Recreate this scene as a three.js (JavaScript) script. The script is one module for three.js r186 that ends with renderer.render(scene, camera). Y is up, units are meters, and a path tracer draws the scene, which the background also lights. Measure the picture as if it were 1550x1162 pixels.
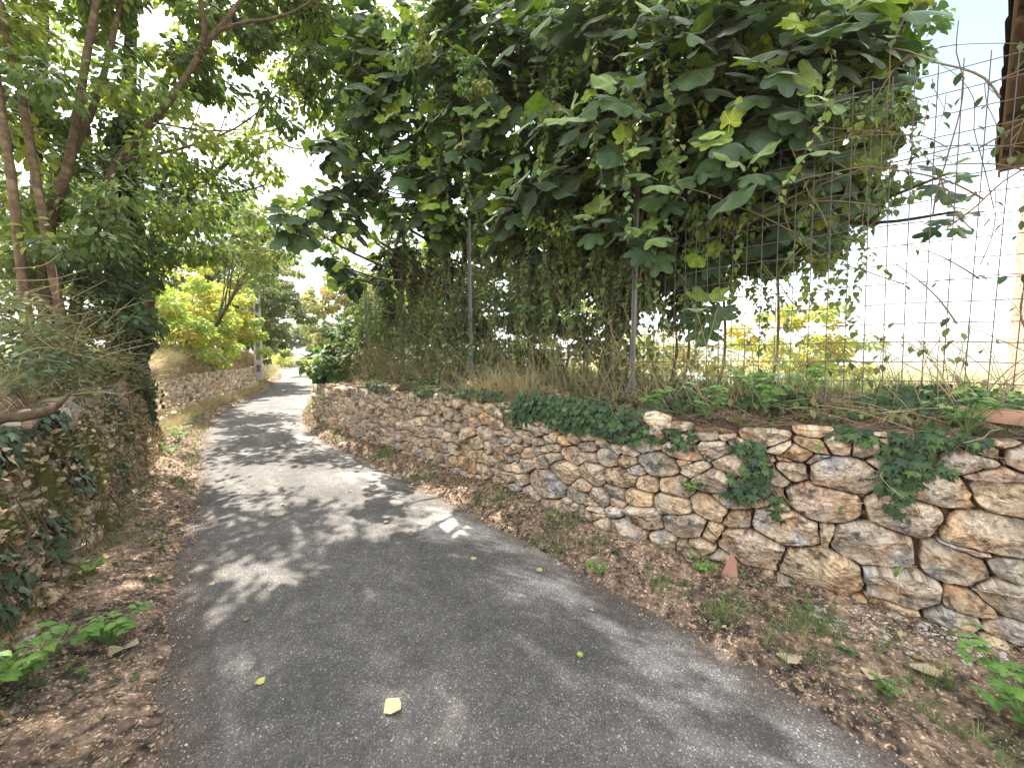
import * as THREE from 'three';
import { mergeGeometries, toCreasedNormals } from 'three/addons/utils/BufferGeometryUtils.js';
import { ImprovedNoise } from 'three/addons/math/ImprovedNoise.js';

// ---------------------------------------------------------------- camera, sky, sun, exposure
const scene = new THREE.Scene();
const camera = new THREE.PerspectiveCamera(90, 1024 / 767, 0.05, 3000);
camera.position.set(0, 1.6, 0);
camera.rotation.set(THREE.MathUtils.degToRad(-4.06), 0, 0);
const renderer = new THREE.WebGLRenderer({ antialias: true });
renderer.setSize(1024, 767);
renderer.toneMapping = THREE.LinearToneMapping;
renderer.toneMappingExposure = 3.65;
renderer.shadowMap.enabled = true;
const SUN_AZ = -33, SUN_EL = 50;                       // degrees left of straight ahead, degrees up
const sunDir = new THREE.Vector3(
  Math.sin(SUN_AZ * Math.PI / 180) * Math.cos(SUN_EL * Math.PI / 180), Math.sin(SUN_EL * Math.PI / 180),
  -Math.cos(SUN_AZ * Math.PI / 180) * Math.cos(SUN_EL * Math.PI / 180));
const sun = new THREE.DirectionalLight(new THREE.Color(1, 0.93, 0.82), 5.0);
sun.position.copy(sunDir).multiplyScalar(60);
sun.castShadow = true;
sun.shadow.mapSize.set(4096, 4096);
Object.assign(sun.shadow.camera, { left: -40, right: 40, top: 40, bottom: -40, near: 1, far: 200 });
scene.add(sun); scene.add(sun.target);

const perlin = new ImprovedNoise();
const N3 = (x, y, z) => perlin.noise(x, y, z);
const fbm = (x, y, z, o = 4) => { let s = 0, a = 0.5, f = 1; for (let i = 0; i < o; i++) { s += a * N3(x * f + i * 17.3, y * f + i * 5.1, z * f - i * 9.7); f *= 2.03; a *= 0.5; } return s; };
function rng(seed) { let a = seed >>> 0; return () => { a = (a + 0x6D2B79F5) | 0; let t = Math.imul(a ^ (a >>> 15), 1 | a); t = (t + Math.imul(t ^ (t >>> 7), 61 | t)) ^ t; return ((t ^ (t >>> 14)) >>> 0) / 4294967296; }; }
const clamp = (x, a = 0, b = 1) => Math.min(b, Math.max(a, x));
const sstep = (a, b, x) => { const t = clamp((x - a) / (b - a)); return t * t * (3 - 2 * t); };
const mix = (a, b, t) => a + (b - a) * t;
const V = (x, y, d) => new THREE.Vector3(x, y, -d);     // x right, y up, d metres ahead

{ // hazy late-summer sky: blue overhead, thin white cloud, bright round the sun
  const W = 768, H = 384, data = new Float32Array(W * H * 4), dir = new THREE.Vector3();
  for (let j = 0; j < H; j++) for (let i = 0; i < W; i++) {
    const ph = ((i + 0.5) / W - 0.5) * 2 * Math.PI, th = ((j + 0.5) / H - 0.5) * Math.PI;
    dir.set(Math.cos(th) * Math.cos(ph), Math.sin(th), Math.cos(th) * Math.sin(ph));
    const up = Math.max(dir.y, 0), k = Math.pow(1 - up, 3);
    const c = [mix(0.15, 0.85, k), mix(0.27, 0.87, k), mix(0.38, 0.9, k)];
    const q = 1.2 / (up + 0.25), cl = sstep(-0.14, 0.2, fbm(dir.x * q * 1.3 + 4.34, dir.z * q * 1.3 + 4.53, 0.4, 5));
    const glow = Math.max(0, dir.dot(sunDir)), a = 0.9 * Math.pow(glow, 4) + 1.5 * Math.pow(glow, 24);
    for (let m = 0; m < 3; m++) {
      let v = mix(c[m], 0.95, cl * 0.9) + a * [0.55, 0.53, 0.5][m];
      if (dir.y < 0) v = [0.22, 0.23, 0.2][m];
      data[(j * W + i) * 4 + m] = v * 0.84;
    }
    data[(j * W + i) * 4 + 3] = 1;
  }
  const sky = new THREE.DataTexture(data, W, H, THREE.RGBAFormat, THREE.FloatType);
  sky.mapping = THREE.EquirectangularReflectionMapping; sky.magFilter = sky.minFilter = THREE.LinearFilter; sky.wrapS = THREE.RepeatWrapping; sky.needsUpdate = true;
  scene.background = sky; scene.environment = sky;
}
scene.fog = new THREE.FogExp2(new THREE.Color(0.86, 0.88, 0.9), 0.0005);

// ---------------------------------------------------------------- naming and building helpers
const taken = {};
function numbered(name) { const n = taken[name] = (taken[name] ?? -1) + 1; return n ? `${name}_${String(n).padStart(3, '0')}` : name; }
function info(o, label, category, group, kind) {
  if (label) o.userData.label = label;
  if (category) o.userData.category = category;
  if (group) o.userData.group = group;
  if (kind) o.userData.kind = kind;
  return o;
}
function thing(name, label, category, group) { const g = new THREE.Group(); g.name = numbered(name); scene.add(g); return info(g, label, category, group); }
function mesh(name, geometry, material, parent = scene) {
  const m = new THREE.Mesh(geometry, material); m.name = parent === scene ? numbered(name) : name;
  m.castShadow = m.receiveShadow = true; parent.add(m); return m;
}
const lin = (r, g, b) => new THREE.Color().setRGB(r, g, b);
class Scatter {                                          // many small copies of one leaf, blade or chip
  constructor(geometry, material) { this.g = geometry; this.m = material; this.mats = []; this.cols = []; }
  add(matrix, r, g, b) { this.mats.push(matrix.clone()); this.cols.push(r, g, b); }
  build(name, parent = scene) {
    if (!this.mats.length) return null;
    const tris = this.g.index ? this.g.index.count / 3 : 99;
    if (tris * this.mats.length < 700000 && tris < 60) return this.merged(name, parent);
    const im = new THREE.InstancedMesh(this.g, this.m, this.mats.length), c = new THREE.Color();
    this.mats.forEach((m, i) => { im.setMatrixAt(i, m); im.setColorAt(i, c.setRGB(this.cols[3 * i], this.cols[3 * i + 1], this.cols[3 * i + 2])); });
    im.name = parent === scene ? numbered(name) : name; im.castShadow = im.receiveShadow = true; im.userData.kind = 'stuff';
    parent.add(im); return im;
  }
  merged(name, parent) {                                 // the same copies as one mesh with a colour per copy
    const p = this.g.attributes.position, q = this.g.attributes.normal, t = this.g.attributes.uv, ix = this.g.index.array, n = this.mats.length, k = p.count;
    const pos = new Float32Array(n * k * 3), nor = new Float32Array(n * k * 3), col = new Float32Array(n * k * 3), uv = t && new Float32Array(n * k * 2), idx = new Uint32Array(n * ix.length), v = new THREE.Vector3(), m3 = new THREE.Matrix3();
    this.mats.forEach((m, i) => {
      m3.getNormalMatrix(m);
      for (let j = 0; j < k; j++) { const o = (i * k + j) * 3; v.fromBufferAttribute(p, j).applyMatrix4(m).toArray(pos, o); v.fromBufferAttribute(q, j).applyMatrix3(m3).normalize().toArray(nor, o); col[o] = this.cols[3 * i]; col[o + 1] = this.cols[3 * i + 1]; col[o + 2] = this.cols[3 * i + 2]; if (t) { uv[(i * k + j) * 2] = t.getX(j); uv[(i * k + j) * 2 + 1] = t.getY(j); } }
      for (let j = 0; j < ix.length; j++) idx[i * ix.length + j] = ix[j] + i * k;
    });
    const g = new THREE.BufferGeometry(); g.setAttribute('position', new THREE.BufferAttribute(pos, 3)); g.setAttribute('normal', new THREE.BufferAttribute(nor, 3)); g.setAttribute('color', new THREE.BufferAttribute(col, 3)); if (t) g.setAttribute('uv', new THREE.BufferAttribute(uv, 2)); g.setIndex(new THREE.BufferAttribute(idx, 1));
    if (!this.m.userData.tinted) { const c = this.m.clone(); c.vertexColors = true; this.m.userData.tinted = c; }
    const o = mesh(name, g, this.m.userData.tinted, parent); o.userData.kind = 'stuff'; return o;
  }
}
const _x = new THREE.Vector3(), _y = new THREE.Vector3(), _z = new THREE.Vector3(), _m = new THREE.Matrix4();
function frame(p, along, normal, s, sx = 1) {            // y axis along, z axis near normal
  _y.copy(along).normalize(); _x.crossVectors(_y, normal); if (_x.lengthSq() < 1e-6) _x.set(1, 0, 0); _x.normalize(); _z.crossVectors(_x, _y);
  _m.makeBasis(_x, _y, _z); _m.scale(new THREE.Vector3(s * sx, s, s)); _m.setPosition(p); return _m;
}
const sphere = (R) => { const z = R() * 2 - 1, a = R() * 6.2832, s = Math.sqrt(1 - z * z); return new THREE.Vector3(s * Math.cos(a), z, s * Math.sin(a)); };
function tube(points, radii, seg = 7, per = 4, wob = 0, seed = 1) {   // tapered, slightly knotty limb along a smooth curve
  const curve = new THREE.CatmullRomCurve3(points), n = Math.max(2, (points.length - 1) * per), R = rng(seed);
  const fr = curve.computeFrenetFrames(n, false), pos = [], uv = [], idx = [], L = curve.getLength();
  for (let i = 0; i <= n; i++) {
    const t = i / n, p = curve.getPoint(t), k = t * (radii.length - 1), a = Math.min(radii.length - 2, Math.floor(k)), r0 = radii.length > 1 ? mix(radii[a], radii[a + 1], k - a) : radii[0];
    const kn = 1 + wob * (R() - 0.5);
    for (let j = 0; j <= seg; j++) {
      const w = j / seg * 2 * Math.PI, r = r0 * kn * (1 + wob * 0.5 * N3(Math.cos(w) * 1.5, Math.sin(w) * 1.5, t * L * 6 + seed));
      pos.push(p.x + r * (Math.cos(w) * fr.normals[i].x + Math.sin(w) * fr.binormals[i].x), p.y + r * (Math.cos(w) * fr.normals[i].y + Math.sin(w) * fr.binormals[i].y), p.z + r * (Math.cos(w) * fr.normals[i].z + Math.sin(w) * fr.binormals[i].z));
      uv.push(j / seg * 0.3, t * L);
    }
  }
  for (let i = 0; i < n; i++) for (let j = 0; j < seg; j++) { const a = i * (seg + 1) + j, b = a + seg + 1; idx.push(a, a + 1, b, b, a + 1, b + 1); }
  const g = new THREE.BufferGeometry();
  g.setAttribute('position', new THREE.Float32BufferAttribute(pos, 3)); g.setAttribute('uv', new THREE.Float32BufferAttribute(uv, 2)); g.setIndex(idx); g.computeVertexNormals();
  return g;
}
function geo(pos, idx, uv, col) {
  const g = new THREE.BufferGeometry(); g.setAttribute('position', new THREE.Float32BufferAttribute(pos, 3));
  if (uv) g.setAttribute('uv', new THREE.Float32BufferAttribute(uv, 2));
  if (col) g.setAttribute('color', new THREE.Float32BufferAttribute(col, 3));
  g.setIndex(idx); g.computeVertexNormals(); return g;
}

// ---------------------------------------------------------------- the lay of the land: lines as functions of the distance ahead
function line(table, w0 = 0.3) {
  const at = d => { if (d <= table[0][0]) return table[0][1]; for (let i = 1; i < table.length; i++) if (d <= table[i][0]) { const [a, p] = table[i - 1], [b, q] = table[i]; return mix(p, q, (d - a) / (b - a)); } return table[table.length - 1][1]; };
  return d => { const w = w0 * (1 + Math.max(d, 0) / 10); let s = 0; for (let k = -4; k <= 4; k++) s += at(d + w * k / 4); return s / 9; };
}
const XL = line([[-6, 4.4], [-2, 1.3], [0, -0.2], [1.39, -1.35], [1.92, -1.79], [2.8, -2.49], [3.62, -3.08], [5.07, -4.2], [6.55, -5.38], [9.21, -7.31], [12.3, -9.06], [15.9, -10.55], [20.5, -12.87], [28.9, -17.4], [46, -27.2], [60, -34.5]]);
const XR = line([[-6, 6.8], [-2, 3.6], [0, 2.1], [1.39, 1.47], [1.68, 1.31], [2.11, 1.01], [2.48, 0.71], [2.8, 0.43], [3.55, -0.22], [4.55, -1.08], [5.72, -2.15], [6.79, -3.26], [8.36, -4.51], [10.24, -5.63], [13.2, -7.05], [16.8, -8.8], [23.1, -11.8], [36.9, -19], [60, -31.6]]);
const WL = line([[-6, 3.2], [-2, 0.2], [0, -1.15], [1, -1.85], [1.64, -2.33], [1.98, -2.56], [2.72, -3.05], [3.7, -3.82], [5.72, -5.35], [7.84, -7.15], [10.5, -8.66], [13.55, -9.97], [17.2, -11.4], [20.5, -13.4], [28.9, -18], [46, -27.9], [60, -35.3]]);
const WR = line([[-6, 9.5], [0, 4.5], [1, 3.5], [1.84, 2.6], [2.26, 2.15], [2.68, 1.42], [3.09, 0.92], [3.57, 0.45], [4.32, -0.13], [4.91, -0.75], [5.85, -1.8], [7.39, -3.28], [8.97, -4.6], [11.38, -5.98], [13.2, -6.7], [16.8, -8.4], [23, -11.3], [37, -18.5], [60, -31]]);
const HL = line([[-6, 1.35], [3, 1.35], [5, 1.42], [6.5, 1.35], [8, 1.4], [12, 1.55], [20, 1.6], [30, 1.1], [45, 0.5]]);
const HR = line([[-6, 1.25], [1.9, 1.22], [2.5, 1.12], [3, 1.02], [3.5, 0.94], [4.1, 1.03], [4.8, 1.1], [5.8, 1.13], [7.5, 1.06], [9, 0.93], [10.5, 0.85], [11.4, 0.75], [13, 0.5], [20, 0.35], [60, 0.2]]);
function roadY(x, d) { const l = XL(d), r = XR(d), t = 2 * (x - l) / (r - l) - 1; return 0.025 * (1 - t * t) + 0.012 * fbm(x * 0.7, d * 0.7, 3, 2); }
function groundY(x, d, under = true) {
  const l = XL(d), r = XR(d), a = WL(d), b = WR(d), edge = 0.16 * fbm(x * 2.2, d * 2.2, 7.7, 3) + 0.05 * N3(x * 9, d * 9, 2), bump = 0.035 * fbm(x * 5, d * 5, 1.3, 3);
  if (x < (l + r) / 2) {
    const e = l - x + edge;
    let y = -0.06 + 0.075 * sstep(-0.10, 0.12, e) + bump * sstep(0, 0.3, e) + 0.12 * sstep(0, Math.max(0.3, l - a), e);
    const o = a - x; if (o > 0) { const h = HL(d); y += (h - 0.13) * sstep(0.10, 0.62, o) + 0.10 * sstep(0.6, 2.5, o) + 0.06 * Math.min(40, Math.max(0, o - 2)) * 0.6 + sstep(0.5, 1.5, o) * 0.2 * fbm(x * 0.8, d * 0.8, 4, 3); }
    return under ? y : Math.max(y, x > l - 0.3 ? roadY(Math.max(x, l), d) : -9);
  }
  const e = x - r + edge;
  let y = -0.06 + 0.075 * sstep(-0.10, 0.12, e) + bump * sstep(0, 0.3, e) + 0.12 * sstep(0, Math.max(0.3, b - r), e);
  const o = x - b; if (o > 0) { const h = HR(d); y += (h - 0.2) * sstep(0.16, 0.34, o) + Math.max(0, 1.36 - h) * sstep(0.3, 1.1, o) + sstep(0.5, 1.5, o) * 0.12 * fbm(x * 0.8, d * 0.8, 4, 3) - 0.07 * Math.min(130, Math.max(0, o - 3.0)); }
  return under ? y : Math.max(y, x < r + 0.3 ? roadY(Math.min(x, r), d) : -9);
}

// ---------------------------------------------------------------- computed textures
function tex(w, h, fn, srgb, rep) {
  const d = new Uint8Array(w * h * 4);
  for (let j = 0; j < h; j++) for (let i = 0; i < w; i++) { const c = fn(i / w, j / h, i, j), o = (j * w + i) * 4; d[o] = clamp(c[0]) * 255; d[o + 1] = clamp(c[1]) * 255; d[o + 2] = clamp(c[2]) * 255; d[o + 3] = 255; }
  const t = new THREE.DataTexture(d, w, h, THREE.RGBAFormat); t.wrapS = t.wrapT = THREE.RepeatWrapping; t.magFilter = THREE.LinearFilter; t.minFilter = THREE.LinearMipmapLinearFilter; t.generateMipmaps = true;
  if (srgb) t.colorSpace = THREE.SRGBColorSpace; if (rep) t.repeat.set(rep, rep); t.needsUpdate = true; return t;
}
function tileNoise(P, seed) { const R = rng(seed), g = new Float32Array(P * P); for (let i = 0; i < P * P; i++) g[i] = R(); return (u, v) => { u *= P; v *= P; const x = Math.floor(u), y = Math.floor(v), a = u - x, b = v - y, s = a * a * (3 - 2 * a), t = b * b * (3 - 2 * b), q = (i, j) => g[(((y + j) % P + P) % P) * P + ((x + i) % P + P) % P]; return mix(mix(q(0, 0), q(1, 0), s), mix(q(0, 1), q(1, 1), s), t); }; }
function tileFbm(seed, base, oct) { const n = []; for (let i = 0; i < oct; i++) n.push(tileNoise(base << i, seed + i * 31)); return (u, v) => { let s = 0, a = 0.5, w = 0; for (const f of n) { s += a * f(u, v); w += a; a *= 0.55; } return s / w; }; }

// asphalt: chippings of several greys in a dark binder; one tile is 2.4 m
const ASP = 1536;
const aspGrain = (() => {
  const R = rng(11), v = new Float32Array(ASP * ASP).fill(0.34), h = new Float32Array(ASP * ASP).fill(0.2);
  for (let k = 0; k < 150000; k++) {
    const x = R() * ASP, y = R() * ASP, r = 1.0 + 2.1 * R() * R(), t = R(), tone = t < 0.55 ? 0.25 + R() * 0.2 : t < 0.97 ? 0.38 + R() * 0.2 : 0.56 + R() * 0.2, s = 0.6 + R() * 0.8, q = R() * 3.14, cs = Math.cos(q), sn = Math.sin(q);
    for (let j = -4; j <= 4; j++) for (let i = -4; i <= 4; i++) { const a = (i * cs + j * sn) / (r * s), b = (-i * sn + j * cs) / r, d2 = a * a + b * b; if (d2 < 1) { const o = ((Math.floor(y + j) + ASP) % ASP) * ASP + (Math.floor(x + i) + ASP) % ASP; v[o] = tone; h[o] = 0.5 + 0.5 * Math.sqrt(1 - d2); } }
  }
  return { v, h };
})();
const aspPatch = tileFbm(5, 5, 5), aspFine = tileFbm(8, 48, 3);
const asphaltMap = tex(ASP, ASP, (u, v, i, j) => { const g = aspGrain.v[j * ASP + i] * (0.8 + 0.4 * aspPatch(u, v)) * (0.85 + 0.3 * aspFine(u, v)); return [g * 1.02, g * 0.985, g * 0.955]; }, true);
const asphaltBump = tex(ASP, ASP, (u, v, i, j) => { const h = aspGrain.h[j * ASP + i]; return [h, h, h]; });

// earth with crumbs, rotted leaf and pale chips; one tile is 1.2 m
const soilA = tileFbm(21, 6, 7), soilB = tileFbm(22, 40, 4), soilC = tileFbm(23, 90, 2);
const soilMap = tex(1024, 1024, (u, v) => { const a = soilA(u, v), b = soilB(u, v), c = soilC(u, v), l = 0.42 + 0.5 * (a - 0.5) + 0.7 * (b - 0.5) + (c > 0.72 ? 0.3 : 0); return [l * 1.06, l * 0.95, l * 0.86]; }, true);
const soilBump = tex(1024, 1024, (u, v) => { const h = 0.5 * soilB(u, v) + 0.5 * soilC(u, v); return [h, h, h]; });

// split schist: strata, ochre stain, grey lichen; one tile is 0.9 m
const stA = tileFbm(31, 3, 7), stB = tileFbm(32, 8, 6), stC = tileFbm(33, 24, 5), stD = tileFbm(34, 5, 6);
const strata = (u, v) => { const w = stA(u, v); return 0.5 + 0.5 * Math.sin(6.2832 * (v * 14 + 9 * w + Math.round(u) * 0)); };
const stE = tileNoise(420, 35), stF = tileFbm(36, 60, 3);
const stoneMap = tex(1024, 1024, (u, v) => {
  const s = strata(u, v), a = stA(u, v), b = stB(u, v), c = stC(u, v), d = stD(u, v);
  let l = 0.78 + 0.4 * (a - 0.5) + 0.5 * (c - 0.5) + 0.05 * (s - 0.5) + 0.22 * (stE(u, v) - 0.5) + 0.3 * (stF(u, v) - 0.5);
  let r = l * 1.02, g = l * 0.96, bl = l * 0.88;
  const och = sstep(0.5, 0.68, b); r = mix(r, l * 1.05, och); g = mix(g, l * 0.91, och); bl = mix(bl, l * 0.78, och);
  const gr = sstep(0.55, 0.7, d) * 0.8; r = mix(r, l * 0.93, gr); g = mix(g, l * 0.95, gr); bl = mix(bl, l * 0.98, gr);
  const dk = sstep(0.6, 0.75, stC(u + 0.37, v + 0.11)) * 0.35; r *= 1 - dk; g *= 1 - dk; bl *= 1 - dk * 0.95;
  const wh = sstep(0.66, 0.72, stB(u + 0.5, v + 0.3)) * 0.5; r = mix(r, 0.95, wh); g = mix(g, 0.93, wh); bl = mix(bl, 0.9, wh);
  return [r, g, bl];
}, true);
const stoneBump = tex(1024, 1024, (u, v) => { const h = 0.2 * strata(u, v) + 0.35 * (1 - Math.abs(2 * stC(u, v) - 1)) + 0.35 * stC(u + 0.3, v) + 0.3 * (1 - Math.abs(2 * stB(u, v) - 1)) + 0.25 * stF(u, v); return [h, h, h]; });

const barkA = tileFbm(41, 6, 6), barkB = tileFbm(42, 20, 4);
const barkMap = tex(512, 512, (u, v) => { const l = 0.55 + 0.6 * (barkA(u, v * 0.25) - 0.5) + 0.4 * (barkB(u, v) - 0.5); return [l * 1.04, l * 0.96, l * 0.87]; }, true);
const barkBump = tex(512, 512, (u, v) => { const h = 0.5 * barkA(u, v * 0.25) + 0.5 * barkB(u, v * 0.5); return [h, h, h]; });

// fig leaf: pale veins fanning from the stalk
const figAxes = [[0, 1], [0.84, 0.86], [-0.84, 0.86], [1.75, 0.58], [-1.75, 0.58]];
function leafCanvas(base, vein, draw) {
  const c = document.createElement('canvas'); c.width = c.height = 512; const x = c.getContext('2d');
  x.fillStyle = base; x.fillRect(0, 0, 512, 512);
  const R = rng(51); for (let i = 0; i < 900; i++) { x.fillStyle = `rgba(${R() < 0.5 ? '40,60,20' : '235,240,200'},${0.03 + 0.05 * R()})`; x.beginPath(); x.arc(R() * 512, R() * 512, 4 + R() * 22, 0, 7); x.fill(); }
  draw(x, vein); const t = new THREE.CanvasTexture(c); t.colorSpace = THREE.SRGBColorSpace; return t;
}
const LX = 0.5, LY = 0.36, LS = 0.42;                    // leaf point (x, y) -> uv
const figMap = leafCanvas('rgb(186,192,172)', 'rgba(255,255,215,1)', (x, vein) => {
  const P = (a, b) => [(LX + a * LS) * 512, (1 - (LY + b * LS)) * 512]; x.strokeStyle = vein; x.lineCap = 'round';
  for (const [t, l] of figAxes) {
    const dx = Math.sin(t), dy = Math.cos(t); x.lineWidth = 5; x.beginPath(); x.moveTo(...P(0, 0)); x.lineTo(...P(dx * l, dy * l)); x.stroke();
    x.lineWidth = 2; for (let k = 1; k < 6; k++) for (const s of [-1, 1]) { const r = l * k / 6.5, q = t + s * 0.85, m = 0.26 * l * (1.1 - k / 8); x.beginPath(); x.moveTo(...P(dx * r, dy * r)); x.lineTo(...P(dx * r + Math.sin(q) * m, dy * r + Math.cos(q) * m)); x.stroke(); }
  }
  x.fillStyle = 'rgb(240,246,190)'; x.fillRect(0, 490, 22, 22);
});
const simpleMap = leafCanvas('rgb(214,218,204)', 'rgba(240,245,205,0.9)', (x, vein) => {
  x.strokeStyle = vein; x.lineWidth = 9; x.beginPath(); x.moveTo(256, 512); x.lineTo(256, 0); x.stroke(); x.lineWidth = 4;
  for (let k = 0; k < 7; k++) for (const s of [-1, 1]) { x.beginPath(); x.moveTo(256, 480 - k * 66); x.lineTo(256 + s * 230, 380 - k * 66); x.stroke(); }
});

// ---------------------------------------------------------------- materials
const M = {};
M.asphalt = new THREE.MeshStandardMaterial({ map: asphaltMap, bumpMap: asphaltBump, bumpScale: 0.004, roughness: 0.9, vertexColors: true });
M.ground = new THREE.MeshStandardMaterial({ map: soilMap, bumpMap: soilBump, bumpScale: 0.02, roughness: 1, vertexColors: true });
const stoneMat = (r, g, b) => new THREE.MeshStandardMaterial({ color: lin(r, g, b), map: stoneMap, bumpMap: stoneBump, bumpScale: 0.028, roughness: 0.92 });
M.stones = [stoneMat(0.82, 0.75, 0.66), stoneMat(0.86, 0.77, 0.63), stoneMat(0.78, 0.74, 0.7), stoneMat(0.9, 0.77, 0.6), stoneMat(0.7, 0.65, 0.58), stoneMat(0.95, 0.87, 0.76), stoneMat(0.82, 0.72, 0.65)];

M.bark = new THREE.MeshStandardMaterial({ color: lin(0.42, 0.33, 0.24), map: barkMap, bumpMap: barkBump, bumpScale: 0.01, roughness: 0.95 });
M.barkPale = new THREE.MeshStandardMaterial({ color: lin(0.6, 0.48, 0.35), map: barkMap, bumpMap: barkBump, bumpScale: 0.008, roughness: 0.95 });
M.barkGrey = new THREE.MeshStandardMaterial({ color: lin(0.28, 0.25, 0.21), map: barkMap, bumpMap: barkBump, bumpScale: 0.01, roughness: 0.95 });
M.twig = new THREE.MeshStandardMaterial({ color: lin(0.2, 0.14, 0.09), roughness: 1 });
M.straw = new THREE.MeshStandardMaterial({ color: lin(0.42, 0.33, 0.2), roughness: 1 });
const leafMat = (o = {}) => new THREE.MeshPhysicalMaterial({ color: 0xffffff, roughness: 1, transmission: 0.42, thickness: 0, clearcoat: 0.15, clearcoatRoughness: 0.45, side: THREE.DoubleSide, ...o });
M.leaf = leafMat({ map: simpleMap });
M.leafFar = leafMat({ clearcoat: 0.1 });
M.ivy = leafMat({ transmission: 0.15, clearcoat: 0.3, clearcoatRoughness: 0.35, map: figMap });
M.blade = leafMat({ transmission: 0.3, clearcoat: 0 });
M.dead = leafMat({ color: lin(1.25, 1.25, 1.25), transmission: 0.12, clearcoat: 0, map: simpleMap });
M.moss = new THREE.MeshStandardMaterial({ color: 0xffffff, roughness: 1 });
const figTone = (r, g, b, o = {}) => leafMat({ map: figMap, color: lin(r, g, b), transmission: 0.35, clearcoat: 0.75, clearcoatRoughness: 0.32, ...o });
M.fig = [figTone(0.07, 0.16, 0.06), figTone(0.11, 0.23, 0.06), figTone(0.34, 0.56, 0.06, { transmission: 0.5 }), figTone(0.55, 0.75, 0.08, { transmission: 0.6 })];
M.figMany = leafMat({ map: figMap, transmission: 0.38, clearcoat: 0.35, clearcoatRoughness: 0.45 });

// ---------------------------------------------------------------- leaf shapes (stalk at the origin, blade along +y, face +z)
function lobed(axes, wide, base, ringN, seg, stalk, bend, wave, uvFig) {
  const pos = [], uv = [], idx = [], rad = t => { let r = base * (0.55 + 0.45 * Math.cos(t)); for (const [a, l] of axes) { const q = Math.abs(t - a); r = Math.max(r, l * Math.pow(Math.max(0, Math.cos(Math.min(1.57, q * wide))), 0.55)); } return r; };
  const sm = t => (rad(t) * 2 + rad(t - 0.07) + rad(t + 0.07)) / 4;
  pos.push(0, stalk, 0); uv.push(LX, LY);
  for (let k = 1; k <= ringN; k++) for (let j = 0; j < seg; j++) {
    const t = -Math.PI + (j + 0.5) / seg * 2 * Math.PI, r = sm(t) * k / ringN, x = r * Math.sin(t), y = r * Math.cos(t);
    const z = -bend * (x * x + y * y * 0.8) + wave * Math.sin(t * 5 + 1) * r * r - 0.12 * Math.abs(x) * 0;
    pos.push(x, stalk + y, z); uv.push(LX + x * LS, LY + y * LS);
  }
  for (let j = 0; j < seg; j++) { const n = (j + 1) % seg; idx.push(0, 1 + n, 1 + j); for (let k = 0; k < ringN - 1; k++) { const a = 1 + k * seg; idx.push(a + j, a + n, a + seg + j, a + n, a + seg + n, a + seg + j); } }
  if (stalk > 0) { const o = pos.length / 3, w = 0.022; for (const [y, z] of [[0, -0.10], [stalk, 0]]) for (let j = 0; j < 3; j++) { pos.push(w * Math.cos(j * 2.1), y, z - 0.012 + w * Math.sin(j * 2.1)); uv.push(0.02, 0.02); } for (let j = 0; j < 3; j++) { const n = (j + 1) % 3; idx.push(o + j, o + n, o + 3 + j, o + n, o + 3 + n, o + 3 + j); } }
  return geo(pos, idx, uv);
}
const figLeaves = [
  lobed([[0, 1], [0.84, 0.86], [-0.84, 0.86], [1.75, 0.58], [-1.75, 0.58]], 3.0, 0.46, 4, 52, 0.5, 0.22, 0.10),
  lobed([[0, 1], [0.9, 0.9], [-0.9, 0.84], [1.8, 0.6], [-1.8, 0.62]], 2.6, 0.5, 4, 52, 0.6, 0.34, 0.08),
  lobed([[0, 0.95], [0.8, 0.85], [-0.8, 0.88], [1.7, 0.66], [-1.7, 0.64]], 1.6, 0.6, 4, 40, 0.45, 0.10, 0.14),
  lobed([[0, 1], [0.78, 0.8], [-0.78, 0.8]], 3.0, 0.55, 4, 48, 0.55, 0.4, 0.05),
];
const figSmall = lobed([[0, 1], [0.84, 0.86], [-0.84, 0.86], [1.75, 0.58], [-1.75, 0.58]], 2.3, 0.55, 1, 24, 0.4, 0.25, 0.10);
const ivyLeaf = (() => { const o = [[0, 0.72], [0.42, 0.36], [0.86, 0.6], [1.35, 0.33], [1.95, 0.46], [2.7, 0.3]], t = [...o.slice(1).reverse().map(([a, r]) => [-a, r]), ...o], pos = [0, 0.2, 0.03], uv = [LX, LY], idx = []; for (const [a, r] of t) { const x = r * Math.sin(a), y = r * Math.cos(a); pos.push(x, 0.2 + y, -0.25 * r * r); uv.push(LX + x * LS, LY + y * LS); } for (let i = 1; i <= t.length; i++) idx.push(0, i % t.length + 1, i); return geo(pos, idx, uv); })();
function blade(outline, bend, fold) {                    // folded leaf: outline = half widths from stalk to tip
  const pos = [], uv = [], idx = [], n = outline.length - 1;
  for (let i = 0; i <= n; i++) { const t = i / n, w = outline[i], z = -bend * t * t; pos.push(-w, t, z + fold * w, 0, t, z, w, t, z + fold * w); uv.push(0.5 - w, t, 0.5, t, 0.5 + w, t); }
  for (let i = 0; i < n; i++) { const a = i * 3; idx.push(a, a + 1, a + 3, a + 1, a + 4, a + 3, a + 1, a + 2, a + 4, a + 2, a + 5, a + 4); }
  return geo(pos, idx, uv);
}
const ovate = blade([0.03, 0.27, 0.26, 0.0], 0.25, 0.25);
const lance = blade([0.02, 0.12, 0.16, 0.13, 0.0], 0.3, 0.3);
const heart = blade([0.26, 0.4, 0.27, 0.0], 0.2, 0.25);
const roundLeaf = blade([0.1, 0.4, 0.47, 0.36, 0.08], 0.25, 0.15);
const farLeaf = blade([0.08, 0.36, 0.0], 0.25, 0.3);
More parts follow.
